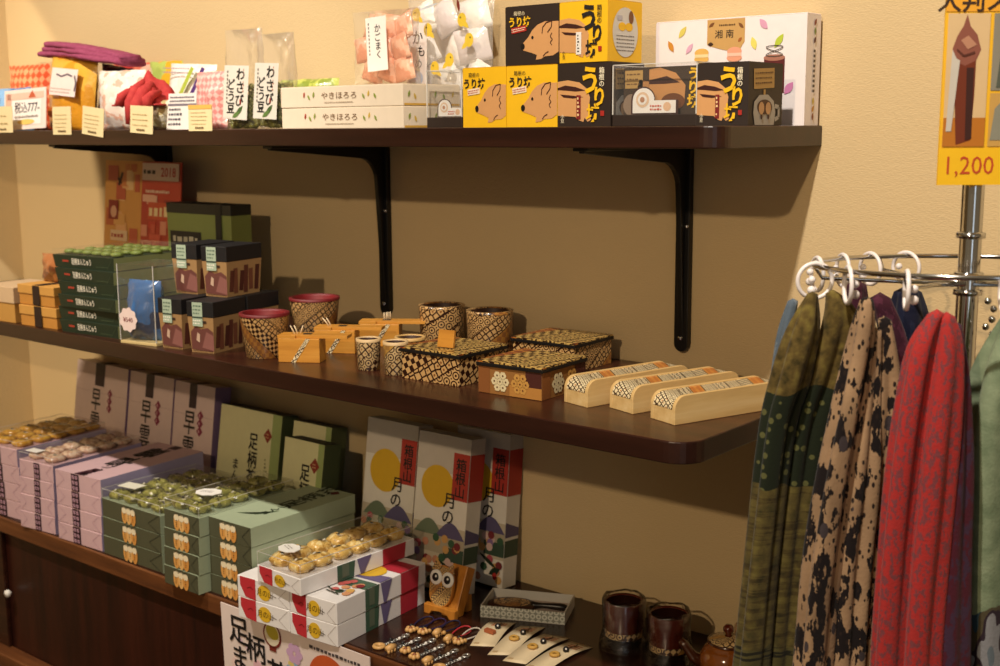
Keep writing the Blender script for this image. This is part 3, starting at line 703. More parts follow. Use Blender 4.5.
price_tag(-1.126, .070, .048, 0, -.003, 'yellow price tag with orange top beside the bean bags', 4, True)
# ------------------------------------------------------------------ lower shelf
# magazine spread leaning on the wall
t = E('brochure', 'red and orange magazine spread propped against the wall at the left', 'brochure', (-1.796, -.085, ZL), 0, rot=(R(-5), R(0.5), R(-1)))
w, h = .302, .328
b = MB(); b.box((0, 0, 0), (w/2, .003, h), '#d89c50'); f = front()
def patches(b, f, x0, y0, x1, y1, n, cols, seed):
    rg = random.Random(seed)
    for k in range(n):
        ww, hh = rg.uniform(.1, .32)*(x1-x0), rg.uniform(.05, .14)*(y1-y0); x, y = rg.uniform(x0, x1-ww), rg.uniform(y0, y1-hh)
        b.rect(f, x, y, x+ww, y+hh, rg.choice(cols), 1+.1*k)
patches(b, f, .004, .004, w/2-.002, h-.004, 26, ['#c4683a', '#e0a860', '#d08048', '#ecc48c', '#c05a3c', '#e8b078'], 3)
b.rect(f, .02, .19, .06, .235, '#8a1f18', 5); b.disc(f, .042, .208, .013, .014, '#dca888', 6)
b.stroke(f, [(.06, .27), (.075, .30)], .008, '#3a1a14', 5); b.stroke(f, [(.072, .275), (.056, .288)], .006, '#3a1a14', 5); b.rect(f, .03, .14, .1, .165, '#e4c49c', 5); b.scrib(f, .035, .145, .085, .16, 1, '#a8402c', 6, .6)
b.build('left_page', t)
b = MB(); b.box((w/2, 0, 0), (w, .003, h), '#b8402c')
patches(b, f, w/2+.002, .004, w-.004, h*.78, 26, ['#b83a30', '#d05a44', '#e09478', '#c84434', '#e8b498', '#983028'], 5)
b.rect(f, w/2+.004, h*.87, w-.006, h*.99, '#d8c0b0', 5); b.scrib(f, w/2+.01, h*.9, w/2+.07, h*.96, 1, '#2a2020', 6, .5); b.text(f, '2018', w*.85, h*.93, .026, '#b83a30', 6, .02)
b.rect(f, w/2+.03, h*.60, w-.02, h*.72, '#c85030', 5); b.scrib(f, w/2+.035, h*.62, w-.03, h*.7, 1, '#ecd4a0', 6, .9, 4); b.scrib(f, w/2+.02, h*.78, w-.03, h*.81, 1, '#e8c8b0', 6, .7)
b.rect(f, .11, .085, .24, .098, '#3a1c18', 6)
b.build('right_page', t)

# tan boxes at the far left
def banded_box(w, d, h, loc, rz, label, band=True, col='#c88a3c', lid='#d49c4c'):
    t = E('sweets_box', label, 'box', loc, rz)
    b = MB(); b.box((0, 0, 0), (w, d, h*.55), col); b.build('base', t, bevel=.001)
    b = MB(); b.box((-.002, -.002, h*.55), (w+.002, d+.002, h), lid); b.build('lid', t, bevel=.001)
    if band:
        b = MB(); f = Fr((0, -.0024, 0), (1, 0, 0), (0, 0, 1)); q = Fr((0, 0, h+.0004), (1, 0, 0), (0, 1, 0))
        b.rect(f, .42*w, .001, .62*w, h, '#2a1812', 1); b.rect(q, .42*w, 0, .62*w, d, '#2a1812', 1); b.build('band', t)
    return t
banded_box(.122, .12, .043, (-1.556, -.432, ZL), R(4), 'lower tan box with dark band at the left end of the lower shelf')
banded_box(.122, .12, .041, (-1.560, -.430, ZL+.0442), R(3), 'upper tan box with dark band, carrying the bun packet')
banded_box(.110, .11, .075, (-1.692, -.436, ZL), R(3), 'pale tan box cut by the left edge of the picture', False, '#c89448', '#d8b890')
grow('bun_packet', 'small packet printed with a brown bun on the tan box', 'packet', .105, .058, .035, print_mat('bun_print', ['#6a3a20', '#a8683c', '#d8a878', '#e4b068'], 14, .3, .5), (-1.512, -.365, ZL+.0858), R(6), None, 61)

# stack of six green tea-bun boxes with a clear lid on the topmost
GRN = '#22301e'
def tea_box(loc, rz, label, toplid=False):
    w, d, h = .184, .225, .0252
    t = E('tea_bun_box', label, 'box', loc, rz, 'green boxes stacked on the lower shelf')
    b = MB(); q = [(.004, .003, 0), (w-.004, .003, 0), (w-.004, d-.003, 0), (.004, d-.003, 0), (0, 0, h), (w, 0, h), (w, d, h), (0, d, h)]
    b.add(q, [(3,2,1,0),(4,5,6,7),(0,1,5,4),(2,3,7,6),(3,0,4,7)], GRN); b.add(q, [(1,2,6,5)], '#a2aa72')
    f = Fr((0, .0026, 0), (1, 0, 0), (0, -.0028/h, 1)); f.n = Vector((0, -1, 0))
    b.rect(f, .16*w, .46*h, .26*w, .62*h, '#b0402c', 1); b.text(f, '足柄まんじゅう', .47*w, .54*h, .5*h, '#efe8d4', 1.5, .02, .62); b.scrib(f, .70*w, .2*h, .9*w, .3*h, 1, '#5a6a4c', 1, .5)
    b.stroke(f, [(.86*w, .0), (.97*w, .9*h)], .0012, '#3c4a34', 1)
    b.build('carton', t, bevel=.0008, seg=1)
    if toplid:
        b = MB(); b.box((.0, .0, h+.0005), (w, d, h+.011), 'lidfilm'); b.build('clear_lid', t)
    return t
offs = [(0, 0, 0), (-.004, .002, 1), (.004, -.002, -1), (.003, .001, 1.5), (-.010, .003, 0), (-.020, .006, 2)]
nm = ['lowest', 'second from bottom', 'third from bottom', 'third from top', 'second from top', 'topmost']
for k, (dx, dy, a) in enumerate(offs):
    tea_box((-1.4165+dx, -.4285+dy, ZL+.0256*k), R(4+a), f'{nm[k]} box of the six-high green stack, {"under a clear lid" if k == 5 else "lettered in white"}', k == 5)
rg = random.Random(11)
t6 = Vector((-1.4365, -.4225, ZL+.0256*6+.0002))
g0 = None
for i in range(6):
    for j in range(4):
        loc = (t6.x+.018+.029*i, t6.y+.030+.045*j+.0022*i, t6.z)
        if g0 is None:
            b = MB(); b.lathe([(1e-5, 0), (.011, .001), (.0135, .004), (.010, .0082), (1e-5, .0095)], '#76863a', n=12); g0 = b.build('green_bun', None, loc); tag(g0, 'little green bun under the clear lid of the topmost green box', 'bun', 'buns under the clear lid')
        else: dup(g0, loc)

# clear box with a blue pack
t = E('clear_gift_box', 'clear upright box holding a blue pack, round price sticker on its front', 'box', (-1.198, -.4345, ZL), R(9))
w, d, h = .094, .10, .150
b = MB(); b.box((0, 0, 0), (w, d, .006), '#d0b880'); b.build('base_tray', t, bevel=.001)
b = MB(); e = .0008
for q in (((0,0,.0062),(w,e,h)),((0,d-e,.0062),(w,d,h)),((0,e,.0062),(e,d-e,h)),((w-e,e,.0062),(w,d-e,h)),((e,e,h-e),(w-e,d-e,h))): b.box(q[0], q[1], 'lidfilm')
b.build('clear_cover', t)
b = MB(); s = .0012
for x in (0, w-s): b.box((x, -.0004, .0062), (x+s, s, h), 'acedge')
b.build('edge_glint', t)
b = MB(); f = Fr((.024, -.0006, .046), (1, 0, 0), (0, 0, 1)); pts = []
for k in range(36): r = .0225+.0018*math.cos(k*math.pi*2*9/36*1.0); pts.append((r*math.cos(k*math.pi/18), r*math.sin(k*math.pi/18)))
b.poly(f, pts, '#ecd4cc', 1); b.text(f, '¥540', 0, 0, .011, '#8a4a4c', 2, .01); b.build('price_sticker', t)
o = grow('blue_pack', 'blue pack with a dark picture inside the clear upright box', 'pack', .084, .112, .06, print_mat('blue_pack', ['#2a3a5c', '#3f6ea8', '#7aa8d0', '#302838'], 9, .3, .4), (-1.163, -.398, ZL+.0064), R(9), None, 62, wrinkle=.004)

# chocolate-stick boxes with black lids
def choc_box(loc, rz, label, w=.060, d=.092, h=.093):
    t = E('chocolate_box', label, 'box', loc, rz, 'photo boxes with black lids')
    b = MB(); q = [(.005,.004,0),(w-.005,.004,0),(w-.005,d-.004,0),(.005,d-.004,0),(.0008,.0008,h*.7),(w-.0008,.0008,h*.7),(w-.0008,d-.0008,h*.7),(.0008,d-.0008,h*.7)]
    b.add(q, [(3,2,1,0),(4,5,6,7),(0,1,5,4),(1,2,6,5),(2,3,7,6),(3,0,4,7)], '#a07c50'); f = Fr((0, .0039, 0), (1, 0, 0), (0, -.0032/(h*.7), 1)); r = Fr((w-.0049, 0, 0), (0, 1, 0), (.0042/(h*.7), 0, 1))
    b.poly(f, [(w*x, h*y) for x, y in ((.1,.06),(.9,.03),(.95,.42),(.75,.5),(.5,.46),(.3,.52),(.1,.4))], '#6a3c34', 1)
    b.poly(f, [(w*x, h*y) for x, y in ((.5,.1),(.94,.05),(.96,.35),(.7,.42))], '#8a5850', 2); b.poly(f, [(w*x, h*y) for x, y in ((.3,.24),(.42,.2),(.45,.36),(.36,.4))], '#c8a890', 2)
    b.rect(f, .25*w, .58*h, .72*w, .63*h, '#3a2418', 2); b.scrib(f, .15*w, .02*h, .9*w, .06*h, 1, '#4a2a1c', 3, .4)
    for k, (x, y0, y1, a) in enumerate(((.15,.1,.52,.02),(.28,.06,.56,-.03),(.42,.1,.5,.03),(.55,.05,.6,0),(.70,.1,.52,-.02),(.85,.08,.58,.02))): b.stroke(r, [(d*x, h*y0), (d*(x+a), h*y1)], .0115, ('#5a2c20', '#70402c', '#4a2018')[k % 3], 1)
    b.build('printed_carton', t)
    b = MB(); b.box((0, 0, h*.70), (w, d, h), '#141214'); b.build('black_lid', t, bevel=.001)
    b = MB(); f2 = Fr((0, -.0004, 0), (1, 0, 0), (0, 0, 1)); b.rect(f2, .22*w, .52*h, .60*w, .985*h, '#a8b8a0', 1)
    b.scrib(f2, .26*w, .74*h, .56*w, .95*h, 3, '#5a7060', 2, .4, 5); b.rect(f2, .22*w, .68*h, .60*w, .71*h, '#3a4a40', 2); b.scrib(f2, .25*w, .55*h, .56*w, .66*h, 2, '#ece8d8', 2, .5)
    b.build('paper_seal', t)
    return t
choc_box((-1.0160, -.4150, ZL), R(13), 'front right chocolate box of the bottom row, beside the marquetry cup')
choc_box((-1.0365, -.3190, ZL), R(11), 'chocolate box behind the front right one in the bottom row')
choc_box((-1.0970, -.4190, ZL), R(8), 'front left chocolate box of the bottom row beside the blue pack')
choc_box((-1.0440, -.3570, ZL+.0932), R(11), 'right chocolate box of the top row', .060, .10)
choc_box((-1.1300, -.3600, ZL+.0932), R(7), 'left chocolate box of the top row, partly covered', .066, .10)
choc_box((-1.1180, -.3200, ZL), R(8), 'rear left chocolate box of the bottom row, behind the blue pack', .062, .092)
# tall green box behind
t = E('tea_box', 'tall olive green box with a black lid standing behind the chocolate boxes', 'box', (-1.447, -.140, ZL), R(1))
b = MB(); b.box((.001, .001, 0), (.214, .054, .220), '#84904e'); f = Fr((0, .0007, 0), (1, 0, 0), (0, 0, 1)); b.rect(f, .01, .12, .115, .182, '#1c1a1c', 1); b.scrib(f, .02, .155, .105, .176, 1, '#c8c4b0', 2, .6); b.scrib(f, .02, .15, .11, .158, 1, '#8a8678', 2, .6); b.rect(f, .04, .07, .12, .12, '#c8d0c4', 2)
b.build('printed_carton', t)
b = MB(); b.box((0, 0, .220), (.215, .055, .242), '#1e201c'); b.build('black_lid', t, bevel=.0012)
b = MB(); f = Fr((0, -.0004, 0), (1, 0, 0), (0, 0, 1)); b.rect(f, .165, .001, .185, .243, '#121412', 1); b.build('dark_band', t)

# ---- marquetry cups
def cup(name, cat, label, loc, r0, r1, h, mat, rim, group=None, wall=.004, rz=0, inner='#3a1e12'):
    t = E(name, label, cat, loc, rz, group)
    b = MB(); b.lathe([(1e-5, 0), (r0-.001, 0), (r0, .001), (r1, h)], mat, n=40); b.lathe([(r1, h), (r1-wall, h), (r1-wall-.001, h-.003), (r0-wall, .006), (1e-5, .006)], inner, n=40)
    b.build('cup_body', t)
    b = MB(); b.lathe([(r1+.0003, h-.0045), (r1+.0005, h+.0006), (r1-wall-.0003, h+.0006), (r1-wall-.0006, h-.004)], rim, n=40); b.build('rim', t)
    return t
cup('marquetry_cup', 'cup', 'red-rimmed flared marquetry cup in front, beside the chocolate boxes', (-.8720, -.3560, ZL), .034, .044, .078, 'yos_b', '#6a1016', 'red-rimmed cups', .006, 0, '#7a141a')
cup('marquetry_cup', 'cup', 'red-rimmed flared marquetry cup farther back near the bracket', (-.9420, -.1750, ZL), .038, .048, .080, 'yos_a', '#6a1016', 'red-rimmed cups', .006, 2.0, '#7a141a')
cup('marquetry_tumbler', 'tumbler', 'left of the two large marquetry cups with dark insides by the wall', (-.7050, -.0750, ZL), .040, .0425, .074, 'yos_c', 'yos_a', 'large cups', .006)
cup('marquetry_tumbler', 'tumbler', 'right of the two large marquetry cups, behind the lidded boxes', (-.5860, -.0790, ZL), .040, .042, .075, 'yos_a', 'yos_b', 'large cups', .006, 1.2)
cup('sake_cup', 'cup', 'small straight marquetry cup left of its twin at the shelf front', (-.6400, -.3300, ZL), .0185, .0205, .052, 'yos_cup', '#d8b888', 'small cups', .003)
cup('sake_cup', 'cup', 'small straight marquetry cup touching the square lidded box', (-.5760, -.3310, ZL), .0185, .0205, .054, 'yos_cup', '#d8b888', 'small cups', .003, 1.5)
cup('marquetry_dish', 'dish', 'low round marquetry dish behind the small cups', (-.6700, -.1980, ZL), .022, .027, .034, 'yos_b', '#d0a868', None, .004)
# ---- toothpick holders with a sliding lid
def holder(loc, rz, label, picks):
    t = E('toothpick_holder', label, 'toothpick holder', loc, rz, 'pine toothpick holders')
    w, d, h = .074, .036, .042
    b = MB(); b.box((0, 0, 0), (w, d, h), 'pine'); f = front()
    b.build('block', t, bevel=.001)
    b = MB()
    b.poly(f, [(.022, 0), (.030, 0), (.058, h), (.050, h)], 'yos_strip', 1); b.build('inlay', t)
    b = MB(); b.box((-.001, 0, h), (w*.42, d, h+.005), 'pine'); b.box((w*.30, .004, h+.0002), (w+.048, d-.002, h+.0055), 'pine'); b.box((w*.55, .012, h+.0056), (w*.75, .024, h+.0062), 'ink'); b.build('sliding_lid', t, bevel=.0008)
    for k, (x, a) in enumerate(picks):
        b = MB(); b.tube([(x, d*.45+.003*k, h+.003), (x+a*.5, d*.45+.003*k, h+.012), (x+a, d*.42+.003*k, h+.020)], [.0012, .0012, .0008], '#e8d0a8', 6); b.build('toothpick', t)
    return t
holder((-.8080, -.3820, ZL), R(30), 'front pine toothpick holder with a slanted inlay', [(.026, -.008), (.030, -.006), (.033, .006)])
holder((-.8230, -.2850, ZL), R(32), 'middle pine toothpick holder, behind the front one', [(.024, -.012), (.027, -.009)])
holder((-.8080, -.1880, ZL), R(34), 'rear pine toothpick holder with upright picks by the bracket', [(.044, .0), (.047, .001), (.050, .0), (.053, .001)])
# ---- square lidded marquetry boxes
def lid_box(loc, rz, label, w, d, h, side, hexes=False):
    t = E('marquetry_box', label, 'box', loc, rz, 'square lidded marquetry boxes')
    b = MB(); b.box((.003, .003, 0), (w-.003, d-.003, h-.008), side)
    if hexes:
        f = Fr((0, .0027, 0), (1, 0, 0), (0, 0, 1)); r = Fr((w-.0027, 0, 0), (0, 1, 0), (0, 0, 1))
        for fr, dd in ((f, w), (r, d)):
            b.rect(fr, .003, .001, dd*.20, h-.009, '#8a5428', 1); b.rect(fr, dd*.74, .018, dd-.003, h-.009, '#4a2018', 1); b.rect(fr, dd*.5, .001, dd-.003, .018, '#b8803c', .6)
            for cx, c1, c2 in ((dd*.36, '#e0d0a4', '#5a3820'), (dd*.66, '#c89448', '#6a3c1c')):
                for k in range(7):
                    a = k*math.pi/3; q = (cx, .021) if k == 6 else (cx+.0105*math.cos(a), .021+.0105*math.sin(a))
                    b.disc(fr, q[0], q[1], .0064, .0064, c1, 2, 6); b.disc(fr, q[0], q[1], .0016, .0016, c2, 3, 6)
    b.build('box_body', t, bevel=.0006, seg=1)
    b = MB(); b.box((0, 0, h-.008), (w, d, h-.003), 'black'); b.box((.001, .001, h-.003), (w-.001, d-.001, h), 'yos_lid'); b.build('lid', t, bevel=.0005, seg=1)
    return t
lid_box((-.5470, -.3530, ZL), R(1), 'left square marquetry box with a striped block on its lid', .126, .122, .052, 'yos_c')
lid_box((-.3800, -.3590, ZL), R(3), 'front square marquetry box with hexagon flowers, next to the pen cases', .122, .124, .050, PM('#9a6a38', .35), True)
lid_box((-.4720, -.1620, ZL), R(2), 'rear right square marquetry box close to the wall', .130, .120, .050, 'yos_a')
b = MB(); b.box((0, 0, 0), (.030, .005, .028), 'pine', Matrix.Rotation(R(-12), 4, 'X')); o = b.build('wooden_tile', None, (-.4900, -.3250, ZL+.0535), R(8), bevel=.0005); tag(o, 'small golden striped tile standing on the left square box lid', 'tile')
b = MB(); q = Fr((0, 0, 0), (1, 0, 0), (0, 0, 1)); b.prism([(.016*math.cos(k*math.pi/3), .0165+.016*math.sin(k*math.pi/3)) for k in range(6)], q, .008, 'yos_b'); o = b.build('hexagon_coaster', None, (-.4420, -.2180, ZL), R(34))
tag(o, 'small hexagonal marquetry piece standing between the square boxes', 'coaster')
# ---- arched pen cases
def pen_case(loc, rz, label, L=.205):
    t = E('pen_case', label, 'pen case', loc, rz, 'maple pen cases in a row')
    w, h0, h1 = .052, .021, .0395
    def side(lo):
        p = [(0, 0), (L, 0), (L, h0)]
        for k in range(1, 9): a = R(90*k/8); p.append((L-.0185*(1-math.cos(a)), h0+(h1-h0-lo)*math.sin(a)))
        for k in range(8, 0, -1): a = R(90*k/8); p.append((.0185*(1-math.cos(a)), h0+(h1-h0-lo)*math.sin(a)))
        p.append((0, h0)); return p
    # profile frame: u = y (length), v = z, normal = +x
    b = MB(); e = .006
    b.prism(side(0), Fr((e, 0, 0), (0, 1, 0), (0, 0, 1)), e, 'maple'); b.prism(side(0), Fr((w, 0, 0), (0, 1, 0), (0, 0, 1)), e, 'maple')
    b.box((e, .0005, .0), (w-e, L-.0005, h0), 'maple'); b.build('case_body', t, bevel=.0008)
    b = MB(); p = side(.0015)[2:]; n = len(p); acc = [0]
    for (a0, b0), (a1, b1) in zip(p, p[1:]): acc.append(acc[-1]+math.hypot(a1-a0, b1-b0))
    vs = [(e, y, z) for y, z in p]+[(w-e, y, z) for y, z in p]; uv = [(0, s) for s in acc]+[(w-2*e, s) for s in acc]
    b.add(vs, [(k, k+1, n+k+1, n+k) for k in range(n-1)], 'yos_strip', uv, False); b.build('inlaid_cover', t)
    return t
pen_case((-.0790, -.3420, ZL), R(-19), 'nearest of three arched maple pen cases, at the right end of the shelf')
pen_case((-.1600, -.3230, ZL), R(-17), 'middle one of three arched maple pen cases')
pen_case((-.2340, -.3320, ZL), R(-14), 'left of three arched maple pen cases, beside the hexagon-flower box')

# ------------------------------------------------------------------ counter: lilac boxes
LIL, LIL_SHADE = '#cdaaae', '#a69cc4'  # second tone puts the cool shade of the right sides into the colour
def lid_edges(b, w, d, z0, z1):  # pale strips stand for the glint on the clear lid's edges
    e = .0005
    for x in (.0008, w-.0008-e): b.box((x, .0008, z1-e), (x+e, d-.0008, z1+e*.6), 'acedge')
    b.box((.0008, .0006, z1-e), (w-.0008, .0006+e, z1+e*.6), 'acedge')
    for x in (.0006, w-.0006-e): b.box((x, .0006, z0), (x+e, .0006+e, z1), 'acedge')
def lilac_box(w, d, h, loc, rz, label, clear_top=False, text=False, band=.44):
    t = E('sweets_box', label, 'box', loc, rz, 'lilac boxes in flat stacks')
    b = MB(); q = [(0,0,0),(w,0,0),(w,d,0),(0,d,0),(0,0,h),(w,0,h),(w,d,h),(0,d,h)]
    b.add(q, [(3,2,1,0),(4,5,6,7),(0,1,5,4),(2,3,7,6),(3,0,4,7)], LIL); b.add(q, [(1,2,6,5)], LIL_SHADE)
    f = front(); b.stroke(f, [(w*.02, 0), (w*.2, h*.55), (w*.03, h)], .0008, '#b48c9c', 1); b.stroke(f, [(w*.98, 0), (w*.8, h*.5), (w*.97, h)], .0008, '#b48c9c', 1)
    if text:
        tf = topf(h); pass
        q2 = Fr((w*.5, d*.3, h+.0003), (-.1, 1, 0), (-1, -.1, 0))
        b.text(q2, '早雲', .075, -.004, .050, 'ink', 1, .02, 1.5); b.text(q2, 'まんじゅう', -.01, -.004, .020, 'ink', 1, .02, 1.4)
        b.rect(tf, w*.42, d*.9, w*.6, d*.99, '#3a1c24', 1); b.poly(tf, [(w*.42, 0), (w*.58, 0), (w*.62, .05), (w*.46, .05)], '#3a1624', 1)
    b.build('carton', t, bevel=.0012, seg=1)
    b = MB(); f = Fr((0, -.0006, 0), (1, 0, 0), (0, 0, 1)); x0, x1 = band*w, (band+.17)*w
    b.rect(f, x0, .0005, x1, h-.0005, '#2c0f1c', 1)
    for i in range(3):
        for j in range(2):
            b.rect(f, x0+(x1-x0)*(.12+.42*j), h*(.08+.31*i), x0+(x1-x0)*(.12+.42*j+.3), h*(.08+.31*i+.2), '#b890a0', 2)
            b.stroke(f, [(x0+(x1-x0)*(.2+.42*j), h*(.1+.31*i)), (x0+(x1-x0)*(.34+.42*j), h*(.24+.31*i))], .001, '#2c0f1c', 3)
    b.build('belly_band', t)
    if clear_top:
        b = MB(); b.box((.001, .001, h+.0005), (w-.001, d-.001, h+.016), 'lidfilm'); lid_edges(b, w, d, h+.0005, h+.016); b.build('clear_lid', t)
        b = MB(); b.box((.006, .012, h+.0163), (.045, .035, h+.0168), 'white'); b.build('paper_sticker', t)
    return t
M['bun_pale'] = print_mat('pale_bun_wrap', ['#b89078', '#d8bca0', '#ecdcc8'], 60, .25, .5)
M['bun_green'] = print_mat('green_bun_wrap', ['#4e4a24', '#84803e', '#a8a25c', '#d4cc98'], 60, .2, .7)
M['bun_gold'] = print_mat('gold_bun_wrap', ['#b08438', '#d8b060', '#ecd494', '#f0e4c0'], 60, .2, .7)
M['bun_amber'] = print_mat('amber_bun_wrap', ['#b8842c', '#d0a040', '#e0c080'], 60, .2, .6)
def buns(mat, loc, rz, w, d, nx, ny, r, hh, label, group, seed):
    rg = random.Random(seed); b = MB(); vs = []
    prof = [(1e-5, 0), (r*.85, 0), (r, hh*.28), (r*.97, hh*.6), (r*.72, hh*.86), (r*.3, hh*.97), (1e-5, hh)]
    b.lathe(prof, mat, n=18)
    sq = lambda x, y: 1.0/max(abs(math.cos(math.atan2(y, x)))**3.2+abs(math.sin(math.atan2(y, x)))**3.2, 1e-6)**(1/3.2)
    b.v = [(x*min(sq(x, y), 1.22)*(1+.16*noise.noise(Vector((x*110, y*110, z*110+seed)))), y*min(sq(x, y), 1.22)*(1+.16*noise.noise(Vector((x*110+3, y*110, z*110)))), z*(1+.22*noise.noise(Vector((x*130, y*130, seed)))) if z > 0 else 0) for x, y, z in b.v]
    q = Fr((0, 0, hh*1.02), (1, 0, 0), (0, 1, 0)); b.leaf(q, .0, .0, r*.9, r*.3, 1, 'ink', 0); b.leaf(q, r*.2, r*.4, r*.7, r*.2, 2.2, '#e8e0c8', 0)
    proto = None
    for i in range(nx):
        for j in range(ny):
            x, y = w*(i+.5)/nx+rg.uniform(-.0018, .0018), d*(j+.5)/ny+rg.uniform(-.002, .002); c, s = math.cos(rz), math.sin(rz)
            p = (loc[0]+x*c-y*s, loc[1]+x*s+y*c, loc[2]); a = rg.choice((0, 1.57, 3.14, 4.71))+rz+rg.uniform(-.22, .22)
            if proto is None: proto = tag(b.build('wrapped_bun', None, p, a), label, 'bun', group)
            else: dup(proto, p, a)
# stack A (far left), B, C
for k in range(4):
    top = k == 3
    lilac_box(.16, .235, .040, (-1.823-.003*k, -.4105, ZC+.0405*k), R(5-.3*k), ['lowest', 'second from bottom', 'second from top', 'topmost, clear-lidded'][k]+' lilac box of the farthest left stack', top)
buns('bun_amber', (-1.828, -.403, ZC+.1622), R(4), .155, .228, 3, 5, .0205, .0140, 'amber wrapped bun under the clear lid of the farthest left lilac stack', 'buns in the farthest left box', 1)
for k in range(4):
    lilac_box(.116, .235, .0375, (-1.640+.001*k, -.4190+.0015*k, ZC+.038*k), R(7-.5*k), ['lowest', 'second from bottom', 'second from top', 'topmost, clear-lidded'][k]+' lilac box of the narrow middle stack', k == 3)
buns('bun_pale', (-1.636, -.408, ZC+.1522), R(5.5), .110, .222, 2, 5, .0205, .0140, 'pale wrapped bun under the clear lid of the middle lilac stack', 'buns in the middle lilac box', 2)
for k in range(4):
    lilac_box(.150, .27, .0375, (-1.5020+.001*k, -.4115, ZC+.038*k), R(3+.4*k), ['lowest', 'second from bottom', 'second from top', 'topmost, closed and lettered,'][k]+' lilac box of the right-hand stack', False, k == 3, .36)
# standing lilac boxes leaning on the wall
def lilac_upright(loc, rz, w, label):
    loc = (loc[0], loc[1], loc[2]+.0064)
    t = E('sweets_box', label, 'box', loc, 0, 'lilac boxes standing against the wall', rot=(R(-8), 0, rz))
    d, h = .045, .278
    b = MB(); q = [(0,0,0),(w,0,0),(w,d,0),(0,d,0),(0,0,h),(w,0,h),(w,d,h),(0,d,h)]
    b.add(q, [(3,2,1,0),(4,5,6,7),(0,1,5,4),(2,3,7,6),(3,0,4,7)], '#dac2bc'); b.add(q, [(1,2,6,5)], '#8a7094')  # purple right face: cool shade put into the colour
    f = front(); b.vtext(f, '早雲', w*.42, h*.78, h*.21, 'ink', 2, .01, .72)
    for k in range(3): c = (w*.68, h*(.75-.065*k)); b.poly(f, [(c[0]-.011, c[1]), (c[0], c[1]-.012), (c[0]+.011, c[1]), (c[0], c[1]+.012)], '#8a2a48', 1); b.scrib(f, c[0]-.004, c[1]-.004, c[0]+.004, c[1]+.004, 1, '#d8b0b8', 2, .8)
    b.rect(f, .001, h*.74, w-.001, h*.742, '#a8848c', 1)
    b.build('carton', t, bevel=.0012, seg=1)
    b = MB(); f = Fr((0, -.0006, 0), (1, 0, 0), (0, 0, 1)); b.rect(f, w*.38, h*.80, w*.56, h, '#2a1420', 1); q = topf(h); b.rect(q, w*.38, 0, w*.56, d, '#2a1420', 1); b.build('dark_seal', t)
lilac_upright((-1.960, -.100, ZC), R(-1), .225, 'leftmost lilac box standing upright against the wall')
lilac_upright((-1.722, -.106, ZC), R(0), .172, 'middle lilac box standing upright against the wall')
lilac_upright((-1.535, -.112, ZC), R(1), .142, 'lilac upright box beside the standing green box')

# ------------------------------------------------------------------ counter: green boxes
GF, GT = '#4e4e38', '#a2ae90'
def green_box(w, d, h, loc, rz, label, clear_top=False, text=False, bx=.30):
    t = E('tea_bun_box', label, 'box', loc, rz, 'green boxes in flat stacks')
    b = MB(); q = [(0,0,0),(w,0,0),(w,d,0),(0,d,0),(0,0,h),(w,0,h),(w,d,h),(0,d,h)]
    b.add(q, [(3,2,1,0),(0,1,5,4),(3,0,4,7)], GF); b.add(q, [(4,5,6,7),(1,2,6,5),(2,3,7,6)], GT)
    f = front(); b.stroke(f, [(w*.99, 0), (w*.80, h*.45), (w*.99, h)], .0009, '#20241a', 1)
    if text:
        tf = topf(h); q2 = Fr((w*.55, d*.58, h+.0003), (-.05, 1, 0), (-1, -.05, 0)); b.text(q2, '足柄茶', .045, 0, .036, '#22301e', 1, .02, 1.3); b.text(q2, 'まんじゅう', -.03, 0, .016, '#22301e', 1, .02, 1.3)
        b.poly(tf, [(w*.6, d*.92), (w*.72, d*.88), (w*.8, d*.93), (w*.68, d*.97)], '#5a2020', 1)
        for k in range(5): b.leaf(tf, w*(.4+.05*k), d*(.22+.02*k), .05, .008, .5+.15*k, '#5e7050', 1)
    b.build('carton', t, bevel=.001, seg=1)
    b = MB(); f = Fr((0, -.0006, 0), (1, 0, 0), (0, 0, 1)); bw = .044
    for k in range(3):
        x = bx*w+bw*(k+.5)/3; b.disc(f, x, h*.46, bw*.2, h*.46, ('#d89c50', '#e0ae68', '#d09044')[k], 1+.3*k, 18); b.disc(f, x, h*.72, bw*.17, h*.20, '#ecdcb8', 2+.3*k, 12)
        b.stroke(f, [(x-bw*.08, h*.86), (x, h*.94), (x+bw*.08, h*.86)], .0015, '#1a2010', 3.4)
        b.scrib(f, x-bw*.03, h*.2, x+bw*.05, h*.6, 4, '#4a2a10', 3, .5, k)
    b.build('gourd_print', t)
    if clear_top:
        b = MB(); b.box((.001, .001, h+.0005), (w-.001, d-.001, h+.020), 'lidfilm'); lid_edges(b, w, d, h+.0005, h+.020); b.build('clear_lid', t)
    return t
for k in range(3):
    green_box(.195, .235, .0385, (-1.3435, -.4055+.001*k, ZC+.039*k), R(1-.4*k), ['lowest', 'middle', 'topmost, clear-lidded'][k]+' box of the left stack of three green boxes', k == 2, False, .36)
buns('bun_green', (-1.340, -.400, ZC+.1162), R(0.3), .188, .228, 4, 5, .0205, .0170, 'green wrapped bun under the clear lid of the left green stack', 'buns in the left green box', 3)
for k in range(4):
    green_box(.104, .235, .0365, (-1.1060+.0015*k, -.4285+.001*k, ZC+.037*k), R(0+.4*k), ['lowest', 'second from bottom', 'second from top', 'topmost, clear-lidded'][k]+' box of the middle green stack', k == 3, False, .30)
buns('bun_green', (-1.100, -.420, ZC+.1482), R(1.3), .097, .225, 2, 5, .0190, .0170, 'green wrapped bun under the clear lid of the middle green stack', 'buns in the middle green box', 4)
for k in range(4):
    green_box(.117, .262, .0365, (-.9970+.001*k, -.4040, ZC+.037*k), R(2-.3*k), ['lowest', 'second from bottom', 'second from top', 'topmost, closed and lettered,'][k]+' box of the right green stack', False, k == 3, .28)
